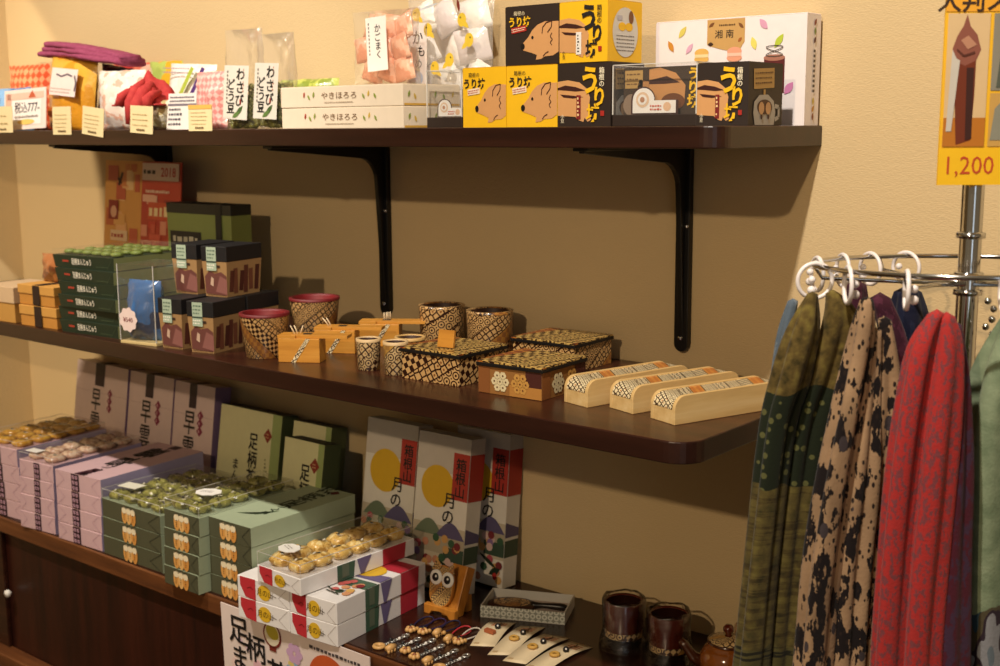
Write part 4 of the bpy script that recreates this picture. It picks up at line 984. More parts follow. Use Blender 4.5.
def seal_label(loc, rz, w, label, group=None):
    b = MB(); pts = []
    for k in range(32): r = 1+.05*math.cos(k*math.pi/16*8); pts.append((w*r*math.cos(k*math.pi/16), w*.8*r*math.sin(k*math.pi/16)))
    b.prism(pts, Fr((0, 0, .0012), (1, 0, 0), (0, 1, 0)), .0012, '#f0ece4'); f = Fr((0, 0, .0013), (1, 0, 0), (0, 1, 0)); b.scrib(f, -w*.6, -w*.25, w*.6, w*.25, 2, '#8a8078', 1, .35)
    return tag(b.build('paper_seal', None, loc, rz), label, 'label', group)
seal_label((-1.063, -.350, ZC+.1482+.0195), R(20), .026, 'round white scalloped label lying on the middle green stack')
b = MB(); b.box((0, 0, 0), (.05, .03, .0012), '#e0dcc8'); tag(b.build('paper_card', None, (-1.328, -.375, ZC+.1162+.0212), R(8)), 'small pale card lying on the clear lid of the left green stack', 'card')
def green_upright(loc, rz, w, h, label):
    loc = (loc[0], loc[1], loc[2]+.0072)
    t = E('tea_bun_box', label, 'box', loc, 0, 'green boxes standing against the wall', rot=(R(-9), 0, rz))
    d = .045; b = MB(); q = [(0,0,0),(w,0,0),(w,d,0),(0,d,0),(0,0,h),(w,0,h),(w,d,h),(0,d,h)]
    b.add(q, [(3,2,1,0),(2,3,7,6),(3,0,4,7),(1,2,6,5)], '#4a5436'); b.add(q, [(4,5,6,7)], '#20241a'); b.add(q, [(0,1,5,4)], '#d6d2a2')
    f = front(); b.vtext(f, '足柄茶', w*.58, h*.80, h*.16, 'ink', 2, .015, .8); b.vtext(f, 'まんじゅう', w*.32, h*.54, h*.105, 'ink', 2, .015, .9)
    c = (w*.80, h*.80); b.poly(f, [(c[0]-.014, c[1]), (c[0], c[1]-.016), (c[0]+.014, c[1]), (c[0], c[1]+.016)], '#8a2c20', 1); b.scrib(f, c[0]-.006, c[1]-.006, c[0]+.006, c[1]+.006, 2, '#d8b080', 2, .4)
    b.scrib(f, w*.78, h*.3, w*.83, h*.6, 9, '#7a7c58', 1, .5); b.rect(f, w*.86, .0, w*.999, h*.999, '#98a868', .6)
    b.build('carton', t, bevel=.001, seg=1)
green_upright((-1.380, -.104, ZC), R(0), .205, .243, 'widest green box standing against the wall beside the lilac ones')
green_upright((-1.150, -.092, ZC), R(1), .115, .236, 'standing green box half hidden behind the rightmost green one')
green_upright((-1.082, -.175, ZC), R(0), .118, .228, 'standing green box next to the moon-printed boxes')

# ------------------------------------------------------------------ counter: moon boxes
def moon_upright(loc, rz, w, label, rx=-7.5):
    loc = (loc[0], loc[1], loc[2]+.0054)
    t = E('moon_box', label, 'box', loc, 0, 'moon boxes standing against the wall', rot=(R(rx), 0, rz))
    d, h = .040, .290
    b = MB(); b.box((0, 0, 0), (w, d, h), '#e6e0d4'); f = front(); r = right(w)
    b.rect(f, 0, h*.76, w, h, '#ccc2b6', .5); b.rect(r, 0, h*.76, d, h, '#c0b6ac', .5)  # grey upper part: shade from the shelf above, painted into the colour
    b.disc(f, w*.42, h*.665, w*.31, w*.31, '#dcae24', 1, 36)
    b.rect(f, w*.70, h*.60, w, h*.90, '#b03428', 2); b.rect(r, 0, h*.60, d, h*.90, '#b03428', 2)
    b.vtext(f, '箱根山', w*.85, h*.87, h*.085, 'ink', 3, .015); b.vtext(f, '月の', w*.66, h*.64, h*.105, 'ink', 3, .01)
    hill = lambda x0, x1, y, hh, c, l: b.poly(f, [(x0, y)] + [(x0+(x1-x0)*k/12, y+hh*math.sin(math.pi*k/12)) for k in range(1, 12)] + [(x1, y)], c, l)
    b.rect(f, 0, h*.18, w, h*.34, '#c8bca4', 1.2)
    b.rect(f, 0, h*.3, w*.999, h*.42, '#c8bca4', 1.2); hill(0, w*.62, h*.33, h*.12, '#6e7c64', 1.5); hill(w*.45, w, h*.35, h*.1, '#5c5478', 1.8); b.rect(f, .0, h*.24, w*.999, h*.35, '#b0a48c', 1.9); b.rect(f, w*.62, h*.20, w*.999, h*.29, '#3c5040', 2)
    b.rect(r, 0, h*.20, d, h*.31, '#3c5040', 1); b.poly(r, [(0, h*.33), (d, h*.33), (d, h*.38), (0, h*.43)], '#5c5478', 1)
    rg = random.Random(int(abs(loc[0])*100))
    for k in range(40):
        b.disc(f, w*rg.uniform(.06, .94), h*rg.uniform(.04, .34), .008, .008, rg.choice(['#b85460', '#c88a6c', '#8a6c9c', '#d0a060', '#7a2c30', '#3a5c40', '#d8b8b0']), 3+.05*k, 8)
    b.leaf(f, w*.72, h*.16, .05, .008, -.5, '#22301e', 5); b.leaf(f, w*.85, h*.10, .03, .014, .5, '#1c2c1c', 5); b.disc(f, w*.86, h*.07, .005, .007, '#b82c24', 6)
    b.build('carton', t, bevel=.001, seg=1)
moon_upright((-.8890, -.128, ZC), R(0), .1355, 'left moon-printed box standing against the wall')
moon_upright((-.7340, -.146, ZC), R(1.0), .1270, 'right moon-printed box standing in front of another')
moon_upright((-.7000, -.066, ZC), R(0.5), .1270, 'moon-printed box standing behind the right-hand one', -5.5)

# ------------------------------------------------------------------ counter: white boxes with red bands
def moon_flat(w, d, h, loc, rz, label, art=False, clear_top=False):
    t = E('moon_box', label, 'box', loc, rz, 'white boxes lying in the front stack')
    b = MB(); b.box((0, 0, 0), (w, d, h), '#ece8e6'); f = front(); r = right(w); tf = topf(h)
    b.poly(f, [(.06*w, .999*h), (.06*w, .6*h), (.16*w, .08*h), (.36*w, .0*h), (.36*w, .999*h)], '#c03038', 1); b.stroke(f, [(.2*w, .5*h), (.26*w, .6*h), (.31*w, .5*h)], .0015, '#7a1418', 2)
    b.disc(f, .53*w, .48*h, .125*w, .36*h, '#e0b428', 1); b.text(f, '月の山', .54*w, .48*h, .34*h, '#4a3010', 2, .0, .9); b.stroke(f, [(.64*w, .5*h), (.76*w, .42*h)], .001, '#4a3010', 2)
    b.stroke(f, [(.97*w, .95*h), (.80*w, .42*h), (.97*w, .06*h)], .0008, '#bcb4b0', 1)
    for y0, y1, c in ((.30, .44, '#3c5a48'), (.50, .53, '#5c5478'), (.70, .90, '#b02838')): b.poly(r, [(y0*d, .001), (y1*d, .001), ((y1+.015)*d, h*.999), ((y0-.0)*d, h*.999)], c, 1)
    b.poly(r, [(.50*d, .001), (.53*d, .001), (.60*d, h*.999), (.47*d, h*.999)], '#6a6088', 2); b.rect(r, .34*d, .2*h, .40*d, .999*h, '#5e6a58', 2)
    if art:
        b.poly(tf, [(0, .30*d), (w, .30*d), (w, .44*d), (0, .44*d)], '#4a6450', 1); b.poly(tf, [(0, .47*d), (w, .47*d), (w, .6*d), (0, .55*d)], '#6a6088', 1); b.rect(tf, 0, .7*d, w, .9*d, '#b02838', 1); b.disc(tf, .5*w, .62*d, .3*w, .25*w, '#e0b428', 2)
        rg = random.Random(5)
        for k in range(18): b.disc(tf, w*rg.uniform(.08, .9), d*rg.uniform(.16, .40), .008, .008, rg.choice(['#c8605c', '#d89a6c', '#e0b060', '#8a2c30', '#3a4c38']), 3+.1*k, 8)
        b.stroke(tf, [(w*.3, d*.22), (w*.6, d*.16), (w*.8, d*.2)], .003, '#1c2c1c', 6); b.stroke(tf, [(w*.5, d*.14), (w*.8, d*.12)], .003, '#1c2c1c', 6)
    b.build('carton', t, bevel=.001, seg=1)
    if clear_top:
        b = MB(); b.box((.001, .001, h+.0005), (w-.001, d-.001, h+.024), 'lidfilm'); lid_edges(b, w, d, h+.0005, h+.024); b.build('clear_lid', t)
        b = MB()
        for x in (.001, w-.0016): b.box((x, .0005, h+.024), (x+.0008, d, h+.0245), 'acedge')
        b.build('edge_glint', t)
    return t
for k in range(2):
    moon_flat(.125, .236, .0385, (-.8630, -.4470, ZC+.039*k), R(4.6+.4*k), ['lower', 'upper'][k]+' white box of the left pair, under the clear-lidded box')
    moon_flat(.108, .236, .0385, (-.7350, -.4390+.001*k, ZC+.039*k), R(5-.7*k), ['lower white box of the right pair, by the wooden owl', 'upper white box of the right pair with printed top'][k], k == 1)
moon_flat(.114, .272, .0300, (-.8070, -.4470, ZC+.0792), R(-1), 'clear-lidded white box of golden buns on top of the white pairs', False, True)
buns('bun_gold', (-.8030, -.440, ZC+.1098), R(-1), .106, .260, 2, 6, .0200, .0195, 'golden wrapped bun under the clear lid on the white boxes', 'golden buns in the top white box', 6)
seal_label((-.770, -.405, ZC+.0792+.0552), R(-20), .023, 'round white scalloped label on the lid of the golden buns')
# ------------------------------------------------------------------ handwritten sign on the counter front
t = E('counter_sign', 'handwritten white and pink tea bun sign hanging on the counter front', 'sign', (-.944, -.4160, .36), 0, rot=(R(1.5), 0, 0))
w, h = .385, .308
b = MB(); b.box((0, 0, 0), (w, .002, h), '#ead8d0'); f = Fr((0, -.0003, 0), (1, 0, 0), (0, 0, 1)); rg = random.Random(9)
for k in range(34): b.disc(f, rg.uniform(.01, w-.01), rg.uniform(.02, h-.03), rg.uniform(.005, .013), rg.uniform(.005, .013), rg.choice(['#e4b8c0', '#dcc0cc', '#ecd0c8', '#e8c4b0', '#d8b4c8']), 1+.02*k, 10)
b.text(f, '足', .050, h-.042, .052, 'ink', 3, .015); b.text(f, '柄', .095, h-.064, .050, 'ink', 3, .015); b.text(f, '茶', .152, h-.098, .052, 'ink', 3, .015); b.text(f, 'ま', .050, h-.094, .046, 'ink', 3, .015); b.text(f, 'ん', .055, h-.145, .046, 'ink', 3, .015)
b.disc(f, .143, h-.026, .024, .024, '#7a2c20', 3, 24, -.3); b.disc(f, .143, h-.025, .020, .021, '#e0d4b8', 3.3, 24, -.3); b.disc(f, .144, h-.020, .017, .013, '#b8a838', 3.6, 24, -.3); b.rect(f, .134, h-.056, .152, h-.046, '#7a2c20', 3)
for k in range(6): a = k*math.pi/3; b.disc(f, .20+.012*math.cos(a), h-.045+.012*math.sin(a), .009, .008, '#d0a8cc', 3+.1*k, 10); b.disc(f, .195+.010*math.cos(a), h-.075+.010*math.sin(a), .008, .006, ('#e0cc78', '#98b4d0')[k % 2], 3+.1*k, 10)
pts = [(.285+.05*math.cos(R(a)), h-.075+.05*math.sin(R(a))) for a in range(-20, 181, 10)]+[(.285+.026*math.cos(R(a)), h-.08+.028*math.sin(R(a))) for a in range(180, -21, -10)]
b.poly(f, pts, '#cc5c2c', 3); b.disc(f, .285, h-.085, .024, .024, '#4a2818', 3.4)
b.scrib(f, .24, h-.024, w-.02, h-.014, 1, '#4a4040', 3, .6, 2)
b.build('sign_board', t)
# ------------------------------------------------------------------ counter: small things at the right
# wooden owl glasses stand
t = E('owl_stand', 'wooden owl glasses stand with big white eyes on the counter', 'ornament', (-.6190, -.2290, ZC), R(2))
b = MB(); P = [(0, 0), (.012, 0), (.018, .007), (.035, .0095), (.052, .007), (.058, 0), (.070, 0), (.071, .018), (.0, .018)]
b.prism(P, Fr((0, 0, 0), (1, 0, 0), (0, 0, 1)), .011, 'owlwood'); b.build('base', t, bevel=.0012)
b = MB(); prof = [(0, 0), (.016, 0), (.058, .078), (.036, .088)]    # back slab, leaning backwards, in (y, z)
prof = [(.010, 0), (.030, 0), (.066, .076), (.045, .086), (.012, .012)]
b.prism(prof, Fr((.066, 0, 0), (0, 1, 0), (0, 0, 1)), .034, 'owlwood'); b.build('slanted_holder', t, bevel=.0012)
b = MB(); b.box((.036, .0445, .0), (.062, .060, .030), 'owlwood'); b.build('rear_foot', t, bevel=.001)
fo = Fr((.029, .006, .016), (1, 0, 0), (0, .25, 1))
body = []
for k in range(28):
    a = 2*math.pi*k/28; rx = .029*(1-.10*math.cos(2*a)); body.append((rx*math.cos(a), .036+.037*math.sin(a)))
b = MB(); b.prism(body, Fr(fo.o, fo.u, fo.v), .006, 'owlwood'); b.poly(fo, [(x*.95, .036+(y-.036)*.95) for x, y in body], 'yos_fine', 1)
b.poly(fo, [(-.026, .060), (-.020, .079), (-.008, .070)], 'yos_fine', 1.5); b.poly(fo, [(.026, .060), (.022, .079), (.008, .070)], 'yos_fine', 1.5)
ob = b.build('owl_body', t)
for s in (-1, 1):
    b = MB(); c = fo.p(s*.0135, .050, 1)
    b.lathe([(.0135, 0), (.0135, .0012), (.012, .0022), (1e-5, .0026)], 'white', n=24); b.lathe([(.0075, .0026), (.007, .0034), (1e-5, .0038)], 'black', n=20); b.lathe([(.0022, .0042), (1e-5, .0045)], 'white', (.002, .002, 0), 8)
    e = b.build('eye', ob); e.location = c; e.rotation_euler = (R(76), 0, 0)
b = MB(); c = fo.p(0, .040, 1); b.add([c+Vector((-.003, 0, .003)), c+Vector((.003, 0, .003)), c+Vector((0, -.001, -.006)), c+Vector((0, -.004, .001))], [(0, 2, 3), (3, 2, 1), (0, 3, 1)], '#c88a2c'); b.build('beak', ob)

# comb in a patterned tray
t = E('gift_tray', 'shallow pale grey patterned box holding a dark hand mirror', 'box', (-.5260, -.1830, ZC), R(25))
w, d, h = .152, .088, .022
M['tray_pat'] = None
n = NT('tray_pattern'); vo = n.voro(n.coord('UV'), 95, 'F1', 0.0); M['tray_pat'] = n.fin(n.mix(n.math('LESS_THAN', n.math('ABSOLUTE', n.math('SUBTRACT', vo.outputs['Distance'], .33)), .13), lin('#8e9084'), lin('#d0d0c4')), .6)
b = MB(); b.box((0, 0, 0), (w, d, .0015), '#ccc8be'); b.box((0, 0, .0015), (w, .0025, h), 'tray_pat'); b.box((0, d-.0025, .0015), (w, d, h), '#ccc8be'); b.box((0, .0025, .0015), (.0025, d-.0025, h), '#ccc8be'); b.box((w-.0025, .0025, .0015), (w, d-.0025, h), '#ccc8be')
b.build('tray', t, bevel=.0005, seg=1)
b = MB(); b.box((.003, .003, .0016), (w-.003, d-.003, .006), '#b8a49a'); b.build('inner_pad', t)
c, s = math.cos(R(25)), math.sin(R(25))
def tl(x, y): return (-.5260+x*c-y*s, -.1830+x*s+y*c)
t = E('hand_mirror', 'dark marquetry hand mirror lying inside the pale grey box', 'mirror', (*tl(.046, .045), ZC+.0062), R(25+4))
b = MB(); b.lathe([(1e-5, 0), (.030, 0), (.032, .003), (.030, .0075), (.024, .009), (1e-5, .0095)], PM('#3a1e14', .35), (0, 0, 0), 36, 'z', 1.40, .92); b.build('mirror_back', t)
b = MB(); pts = [(.036+.065*k/10, 0, .005+.001*math.sin(k*.4)) for k in range(11)]; b.tube(pts, [.008, .0065, .0055, .005, .005, .0055, .006, .0065, .007, .0065, .004], PM('#1a1210', .35), 10); b.build('handle', t)
b = MB(); b.lathe([(.024, .0093), (1e-5, .0098)], 'yos_a', (0, 0, 0), 30, 'z', 1.38, .86); b.build('inlay', t)

# charm cards (curled paper strips in clear sleeves)
def charm_card(A, Bc, Cc, Dc, label, seed):
    # A,B front left/right corners; C,D back left/right corners on the counter
    A, Bc, Cc, Dc = [Vector((x, y, 0)) for x, y in (A, Bc, Cc, Dc)]; o = A.copy()
    t = E('charm_card', label, 'charm card', (o.x, o.y, ZC), 0, 'charm cards on the counter')
    n = 12; b = MB(); vs = []; uv = []
    zf = lambda v: .0008+.0065*math.sin(math.pi*v)**1.0*(.7+.3*v)
    def pt(u, v, l=0): p = (A*(1-u)+Bc*u)*(1-v)+(Cc*(1-u)+Dc*u)*v; return Vector((p.x-o.x, p.y-o.y, zf(v)+l))
    for j in range(n+1):
        for i in (0, 1): vs.append(pt(i, j/n))
    b.add(vs, [(2*j, 2*j+1, 2*j+3, 2*j+2) for j in range(n)], '#e4cfa8', None, True)
    rg = random.Random(seed)
    for k in range(3): v = .74+.06*k; b.add([pt(.25, v, .0004), pt(.8, v, .0004), pt(.8, v+.025, .0004), pt(.25, v+.025, .0004)], [(0, 1, 2, 3)], '#a8603c')
    b.add([pt(.1, .06, .0004), pt(.3, .06, .0004), pt(.3, .10, .0004), pt(.1, .10, .0004)], [(0, 1, 2, 3)], '#b89a70')
    q = b.build('backing_card', t); s = q.modifiers.new('thick', 'SOLIDIFY'); s.thickness = .0005
    c = pt(.5, .42, .0035); b = MB(); kind = seed % 4
    if kind == 0: b.box(c+Vector((-.011, -.006, -.003)), c+Vector((.009, .003, .003)), '#a85a34')
    else: b.lathe([(.0035, -.002), (.0085, -.002), (.0095, .0005), (.006, .003), (.0035, .001)], '#c89a48', c, 14)
    b.build('charm', t, bevel=.0006 if kind == 0 else 0)
    b = MB(); c2 = pt(.62, .6, .004); b.ball(c2, .0055, 'black', 10); b.ball(c2+Vector((.003, -.004, .003)), .0018, 'white', 6); b.build('bead', t)
    b = MB(); b.tube([c2, pt(.55, .7, .003), pt(.6, .82, .002), pt(.5, .9, .002)], .0008, PM('#6a4a34'), 6); b.build('cord', t)
    return t
charm_card((-.4599, -.2875), (-.4252, -.2649), (-.4990, -.1900), (-.4605, -.1640), 'leftmost charm card, with a reddish block charm', 0)
charm_card((-.4142, -.2966), (-.3817, -.2731), (-.4453, -.1700), (-.4080, -.1480), 'second charm card from the left, under the edge of the pale box', 1)
charm_card((-.3804, -.2992), (-.3423, -.2861), (-.3930, -.1720), (-.3480, -.1590), 'third charm card from the left, with a round wooden charm', 2)
charm_card((-.3378, -.3010), (-.3000, -.2900), (-.3383, -.1680), (-.2960, -.1660), 'rightmost charm card, nearest the mugs', 3)

# bead straps
def strap(x, y, ang, label, col, group, kind, chain):
    t = E('bead_charm', label, 'charm', (x, y, ZC), ang, group)
    b = MB(); wd = PM('#d8a868', .4); 
    if kind == 0: b.lathe([(.0045, .001), (.010, .001), (.0115, .0035), (.010, .006), (.0045, .006), (.0045, .001)], wd, (0, 0, 0), 18)
    elif kind == 1:
        b.tube([(-.010, 0, .007), (0, 0, .008), (.009, 0, .007)], [.005, .0062, .0045], wd, 10)
        for q in (-.008, -.002, .005): b.tube([(q, -.003, .006), (q, -.004, .0004)], .0024, wd, 8)
    else:
        for k in range(5): a = k*1.257; b.ball((.006*math.cos(a), .006*math.sin(a), .005), .0045, wd, 8)
        b.ball((0, 0, .0065), .004, PM('#8a4a24', .4), 8)
    b.build('wooden_charm', t)
    if chain:
        b = MB(); 
        for k in range(7):
            L = [(.012+.0062*k+.0042*math.cos(a), .0026*math.sin(a)*(1 if k % 2 else .5), .0022+.0014*math.sin(a)*(0 if k % 2 else 1)) for a in [j*math.pi/4 for j in range(8)]]
            b.tube(L, .0009, 'nickel', 5, True)
        b.build('chain', t)
        b = MB(); L = [(.060+.007*math.cos(a), .0045*math.sin(a), .003) for a in [j*math.pi/6 for j in range(12)]]; b.tube(L, .0016, 'nickel', 6, True); b.ball((.030, .004, .004), .0036, 'black', 8); b.ball((.043, -.003, .004), .003, 'white', 8); b.build('clasp', t)
    else:
        b = MB(); L = []
        for k in range(19): a = math.pi*2*k/19; L.append((.040+.028*math.cos(a), .012*math.sin(a), .0022+.0015*math.sin(2*a)))
        b.tube(L, .0014, col, 6, True); b.build('cord_loop', t)
        b = MB(); b.ball((.012, .006, .005), .0045, 'black', 8); b.ball((.008, -.008, .0045), .004, '#c89a58', 8); b.build('bead', t)
CH = [(-.5728, -.3879, 0, 'leftmost chain charm, a plain wooden ring'), (-.5469, -.3860, 1, 'second chain charm from the left, shaped like an elephant'), (-.5244, -.3746, 2, 'third chain charm from the left, a small wooden flower'),
      (-.4970, -.3825, 2, 'fourth chain charm from the left, a pale wooden blossom'), (-.4670, -.3828, 1, 'fifth chain charm from the left, cut by the lower edge of the picture'), (-.4400, -.3850, 0, 'sixth chain charm from the left, just at the lower edge')]
for x, y, k, l in CH: strap(x, y, R(86), l, 'black', 'chain charms in the front row', k, True)
CB = [(-.5772, -.3069, 2, 'leftmost corded charm, with a dark blue cord', '#1c1a40'), (-.5549, -.3000, 2, 'second corded charm from the left, on a purple cord', '#2c1a48'), (-.5298, -.2907, 1, 'third corded charm from the left, on a navy cord', '#18183a'),
      (-.4986, -.2976, 1, 'fourth corded charm, with a red cord loop', '#b83038'), (-.4802, -.2934, 2, 'rightmost corded charm, with a white cord loop', '#d0c4b4')]
for x, y, k, l, c in CB: strap(x, y, R(100), l, c, 'corded charms in the back row', k, False)

# mugs in film
def mug(loc, rz, label, handle, seed):
    t = E('mug', label, 'mug', loc, rz, 'brown mugs wrapped in clear film')
    gl = PM('#5c1e10', .12, 0, .8, .2); dk = PM('#140a08', .2, 0, .6)
    b = MB(); b.lathe([(1e-5, 0), (.026, 0), (.030, .006), (.031, .020)], dk, n=36); b.lathe([(.031, .020), (.0312, .031)], 'yos_cup', n=36); b.lathe([(.0312, .031), (.032, .050), (.032, .078), (.0305, .080), (.029, .077)], gl, n=36); b.lathe([(.029, .077), (.027, .012), (1e-5, .008)], PM('#2a120c', .2, 0, .6), n=36)
    b.build('mug_body', t)
    if handle:
        b = MB(); b.tube([(.030, 0, .030), (.036, 0, .030)], .004, dk, 8); b.tube([(.0315, 0, .060), (.045, 0, .057), (.052, 0, .044), (.047, 0, .028), (.031, 0, .022)], .0052, gl, 10); b.build('handle', t)
    b = MB(); prof = [(.043, .001), (.041, .012), (.0365, .030), (.0352, .055), (.0362, .080), (.0345, .0855), (.0325, .0835), (.0318, .0845)]; b.lathe(prof, 'wrapfilm', n=40)
    b.v = [(x*(1+.07*noise.noise(Vector((x*60, y*60, z*45+seed)))), y*(1+.07*noise.noise(Vector((x*60+7, y*60, z*45+seed)))), z+.0035*noise.noise(Vector((x*70, y*70, seed)))*(z > .01)) for x, y, z in b.v]
    b.build('film_wrap', t)
mug((-.2620, -.1260, ZC), R(140), 'left brown glazed mug wrapped in clear film near the wall', True, 1)
mug((-.1740, -.1280, ZC), R(120), 'right brown glazed mug wrapped in clear film, next to the teapot', True, 5)
# teapot
t = E('teapot', 'amber brown round teapot with a knobbed lid beside the scarves', 'teapot', (-.0610, -.1370, ZC), R(205))
am = PM('#a05a20', .15, 0, .8, .25); dk = PM('#4a2410', .2, 0, .6)
b = MB(); b.lathe([(1e-5, 0), (.028, 0), (.038, .010), (.044, .028), (.043, .044), (.036, .056), (.030, .060), (.0295, .064), (.027, .064)], am, n=40); b.build('pot_body', t)
b = MB(); b.lathe([(.031, .0645), (.0305, .067), (.020, .0725), (.006, .0745)], 'yos_cup', n=32); b.lathe([(.0325, .0640), (.0325, .067), (.0305, .0675)], dk, n=32); ld = b.build('lid', t)
b = MB(); b.lathe([(.0045, .074), (.004, .077), (.0085, .083), (.0085, .088), (.005, .092), (1e-5, .0925)], PM('#5a2010', .2, 0, .6), n=20); b.build('knob', ld)
b = MB(); b.tube([(.038, 0, .026), (.055, 0, .036), (.066, 0, .052), (.074, 0, .060)], [.0115, .0085, .0065, .0055], dk, 12); b.build('spout', t)
b = MB(); b.tube([(-.012, -.038, .048), (-.012, -.052, .050), (-.012, -.085, .056), (-.012, -.092, .057)], [.006, .007, .0085, .006], am, 10); b.build('side_handle', t)

# ------------------------------------------------------------------ scarf rack
CX, CY, CZ = .3251, -.2906, 1.356; RR = .177
au = Vector((.7729, .6345, 0)); bv = Vector((-.6353, .7723, 0))
def ringpt(deg, r=RR, dz=0):
    a = R(deg); v = math.sin(a)
    return Vector((CX, CY, CZ))+au*(r*math.cos(a))+bv*(r*v)+Vector((0, 0, dz-.0065*v))
rk = E('scarf_rack', 'chrome carousel rack with a round wire hoop at the right', 'rack', (CX, CY, 0))
o0 = Vector((CX, CY, 0))
b = MB(); b.lathe([(.0125, .02), (.0125, 1.92), (.0115, 1.925), (1e-5, 1.93)], 'chrome', n=28); b.build('pole', rk)
b = MB(); b.lathe([(1e-5, 0), (.115, 0), (.115, .012), (.02, .022), (.02, .05), (.0135, .052)], 'chrome', n=40); b.build('base_disc', rk)
b = MB(); b.tube([ringpt(5*k)-o0 for k in range(72)], .0032, 'chrome', 10, True); b.build('hoop', rk)
b = MB()
for z in (1.325, 1.345, 1.392): b.lathe([(.0128, z-.004), (.0165, z-.003), (.0165, z+.003), (.0128, z+.004)], 'chrome', n=24)
b.build('collar', rk)
for k in range(6):
    a = 30+60*k+18; p1 = ringpt(a)-o0; b = MB()
    mid = ringpt(a, RR*.55, -.018)-o0; far = ringpt(a, RR*.94, -.016)-o0
    b.tube([Vector((0, 0, 1.335))+(mid-Vector((0, 0, mid.z)))*.12, mid, far, p1], .0026, 'chrome', 8); b.build('spoke', rk)
b = MB()
for k in range(7): b.ball((.016+.004*(k % 3), .01*math.sin(k*2.0), 1.318-.010*k), .0045, 'chrome', 8)
b.build('clip_chain', rk, (.012, -.012, 0))
WP = PM('#ece4e2', .35, 0, .2)
def scarf_ring(deg, label, dz=0, spin=0, out=0):
    p = ringpt(deg, RR+out); a = R(deg)
    t = E('scarf_ring', label, 'ring', (p.x, p.y, p.z), 0, 'white plastic rings on the wire hoop')
    tang = (-au*math.sin(a)+bv*math.cos(a)); rad = (au*math.cos(a)+bv*math.sin(a))
    if spin: q = Matrix.Rotation(R(spin), 3, 'Z'); tang = q @ tang; rad = q @ rad
    c = Vector((0, 0, -.0155)); r = .0205
    b = MB(); b.tube([c+rad*r*math.cos(k*math.pi/14)+Vector((0, 0, r*math.sin(k*math.pi/14))) for k in range(28)], .0026, WP, 8, True); b.build('loop', t)
    b = MB(); b.ball(c+rad*.006+tang*.007+Vector((0, 0, -.010)), .0052, WP, 12); b.ball(c+rad*.006+tang*.007+Vector((0, 0, .002)), .0045, WP, 12); b.build('clasp_bead', t)
for deg, l, sp in ((184, 'white ring at the far left of the hoop, seen full round', 0), (204, 'white ring holding the olive scarf', 62), (229, 'white ring holding the leopard-patterned scarf', 28), (261, 'white ring holding the red scarf', 0),
               (152, 'white ring at the back left of the hoop above the olive scarf', -55), (128, 'white ring at the back holding the plum scarf', -30), (112, 'white ring at the back holding the navy scarf', 0), (95, 'white ring at the back beside the chrome pole', 30), (292, 'white ring at the front right holding the sage scarf', 0), (70, 'white ring at the back right holding the dark red scarf', 0)):
    scarf_ring(deg, l, 0, sp, .007 if deg == 184 else 0)

# fabrics
def fabric(name, build):
    t = NT(name); v = t.coord('Object'); c = build(t, v)
    wv = t.node('TexWave'); t.link(v, wv.inputs['Vector']); wv.inputs['Scale'].default_value = 160; wv.inputs['Distortion'].default_value = 2
    t.bump(t.math('ADD', t.noise(v, 300, 2), t.noise(v, 28, 3)), .25, .002)
    m = t.fin(c, .85, 0, .15); t.b.inputs['Sheen Weight'].default_value = .08; return m
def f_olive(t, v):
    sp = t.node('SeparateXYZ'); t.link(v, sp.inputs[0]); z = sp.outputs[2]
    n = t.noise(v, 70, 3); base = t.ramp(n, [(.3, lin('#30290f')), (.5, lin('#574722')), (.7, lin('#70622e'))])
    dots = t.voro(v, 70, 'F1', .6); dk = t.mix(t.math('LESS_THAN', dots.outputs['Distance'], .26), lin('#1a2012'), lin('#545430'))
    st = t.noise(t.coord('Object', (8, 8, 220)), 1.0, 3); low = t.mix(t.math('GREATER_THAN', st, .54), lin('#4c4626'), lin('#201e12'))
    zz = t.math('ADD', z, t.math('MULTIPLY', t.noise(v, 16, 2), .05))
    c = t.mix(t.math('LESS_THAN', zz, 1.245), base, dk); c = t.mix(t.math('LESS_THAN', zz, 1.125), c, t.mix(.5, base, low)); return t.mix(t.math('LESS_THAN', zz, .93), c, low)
def f_leo(t, v):
    a = t.voro(t.coord('Object', (1, 1, .55)), 150, 'F1', 1.0); n = t.noise(v, 85, 4, .65)
    n2 = t.noise(t.coord('Object', (1, 1, .38)), 60, 4, .6); c = t.mix(t.noise(v, 14, 2), lin('#5c4836'), lin('#b89672')); c = t.mix(t.math('GREATER_THAN', n2, .525), c, lin('#171010')); c = t.mix(t.math('LESS_THAN', a.outputs['Distance'], .26), c, lin('#241a16'))
    b2 = t.voro(t.coord('Object', (1, 1, .55)), 32, 'F1', 1.0); return t.mix(t.math('LESS_THAN', b2.outputs['Distance'], .16), c, lin('#3a3234'))
def f_mott(a, bcol, s, th=.54): return lambda t, v: t.mix(t.math('MULTIPLY', t.math('GREATER_THAN', t.noise(t.coord('Object', (1, 1, .55)), s, 4, .65), th), .75), lin(a), lin(bcol))
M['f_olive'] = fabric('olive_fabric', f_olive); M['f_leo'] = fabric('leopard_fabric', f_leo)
M['f_red'] = fabric('red_fabric', f_mott('#a02c2a', '#5e3c42', 210, .53)); M['f_wine'] = fabric('wine_blue_fabric', f_mott('#4a1826', '#3a2c42', 80, .5))
M['f_navy'] = fabric('navy_fabric', f_mott('#14162a', '#1e2238', 40)); M['f_plum'] = fabric('plum_fabric', f_mott('#3e1a28', '#54283a', 70))
M['f_hem'] = fabric('black_hem', f_mott('#16160f', '#4a4a30', 260, .6)); M['f_grey'] = fabric('grey_blue_fabric', f_mott('#54606c', '#6e7880', 50))
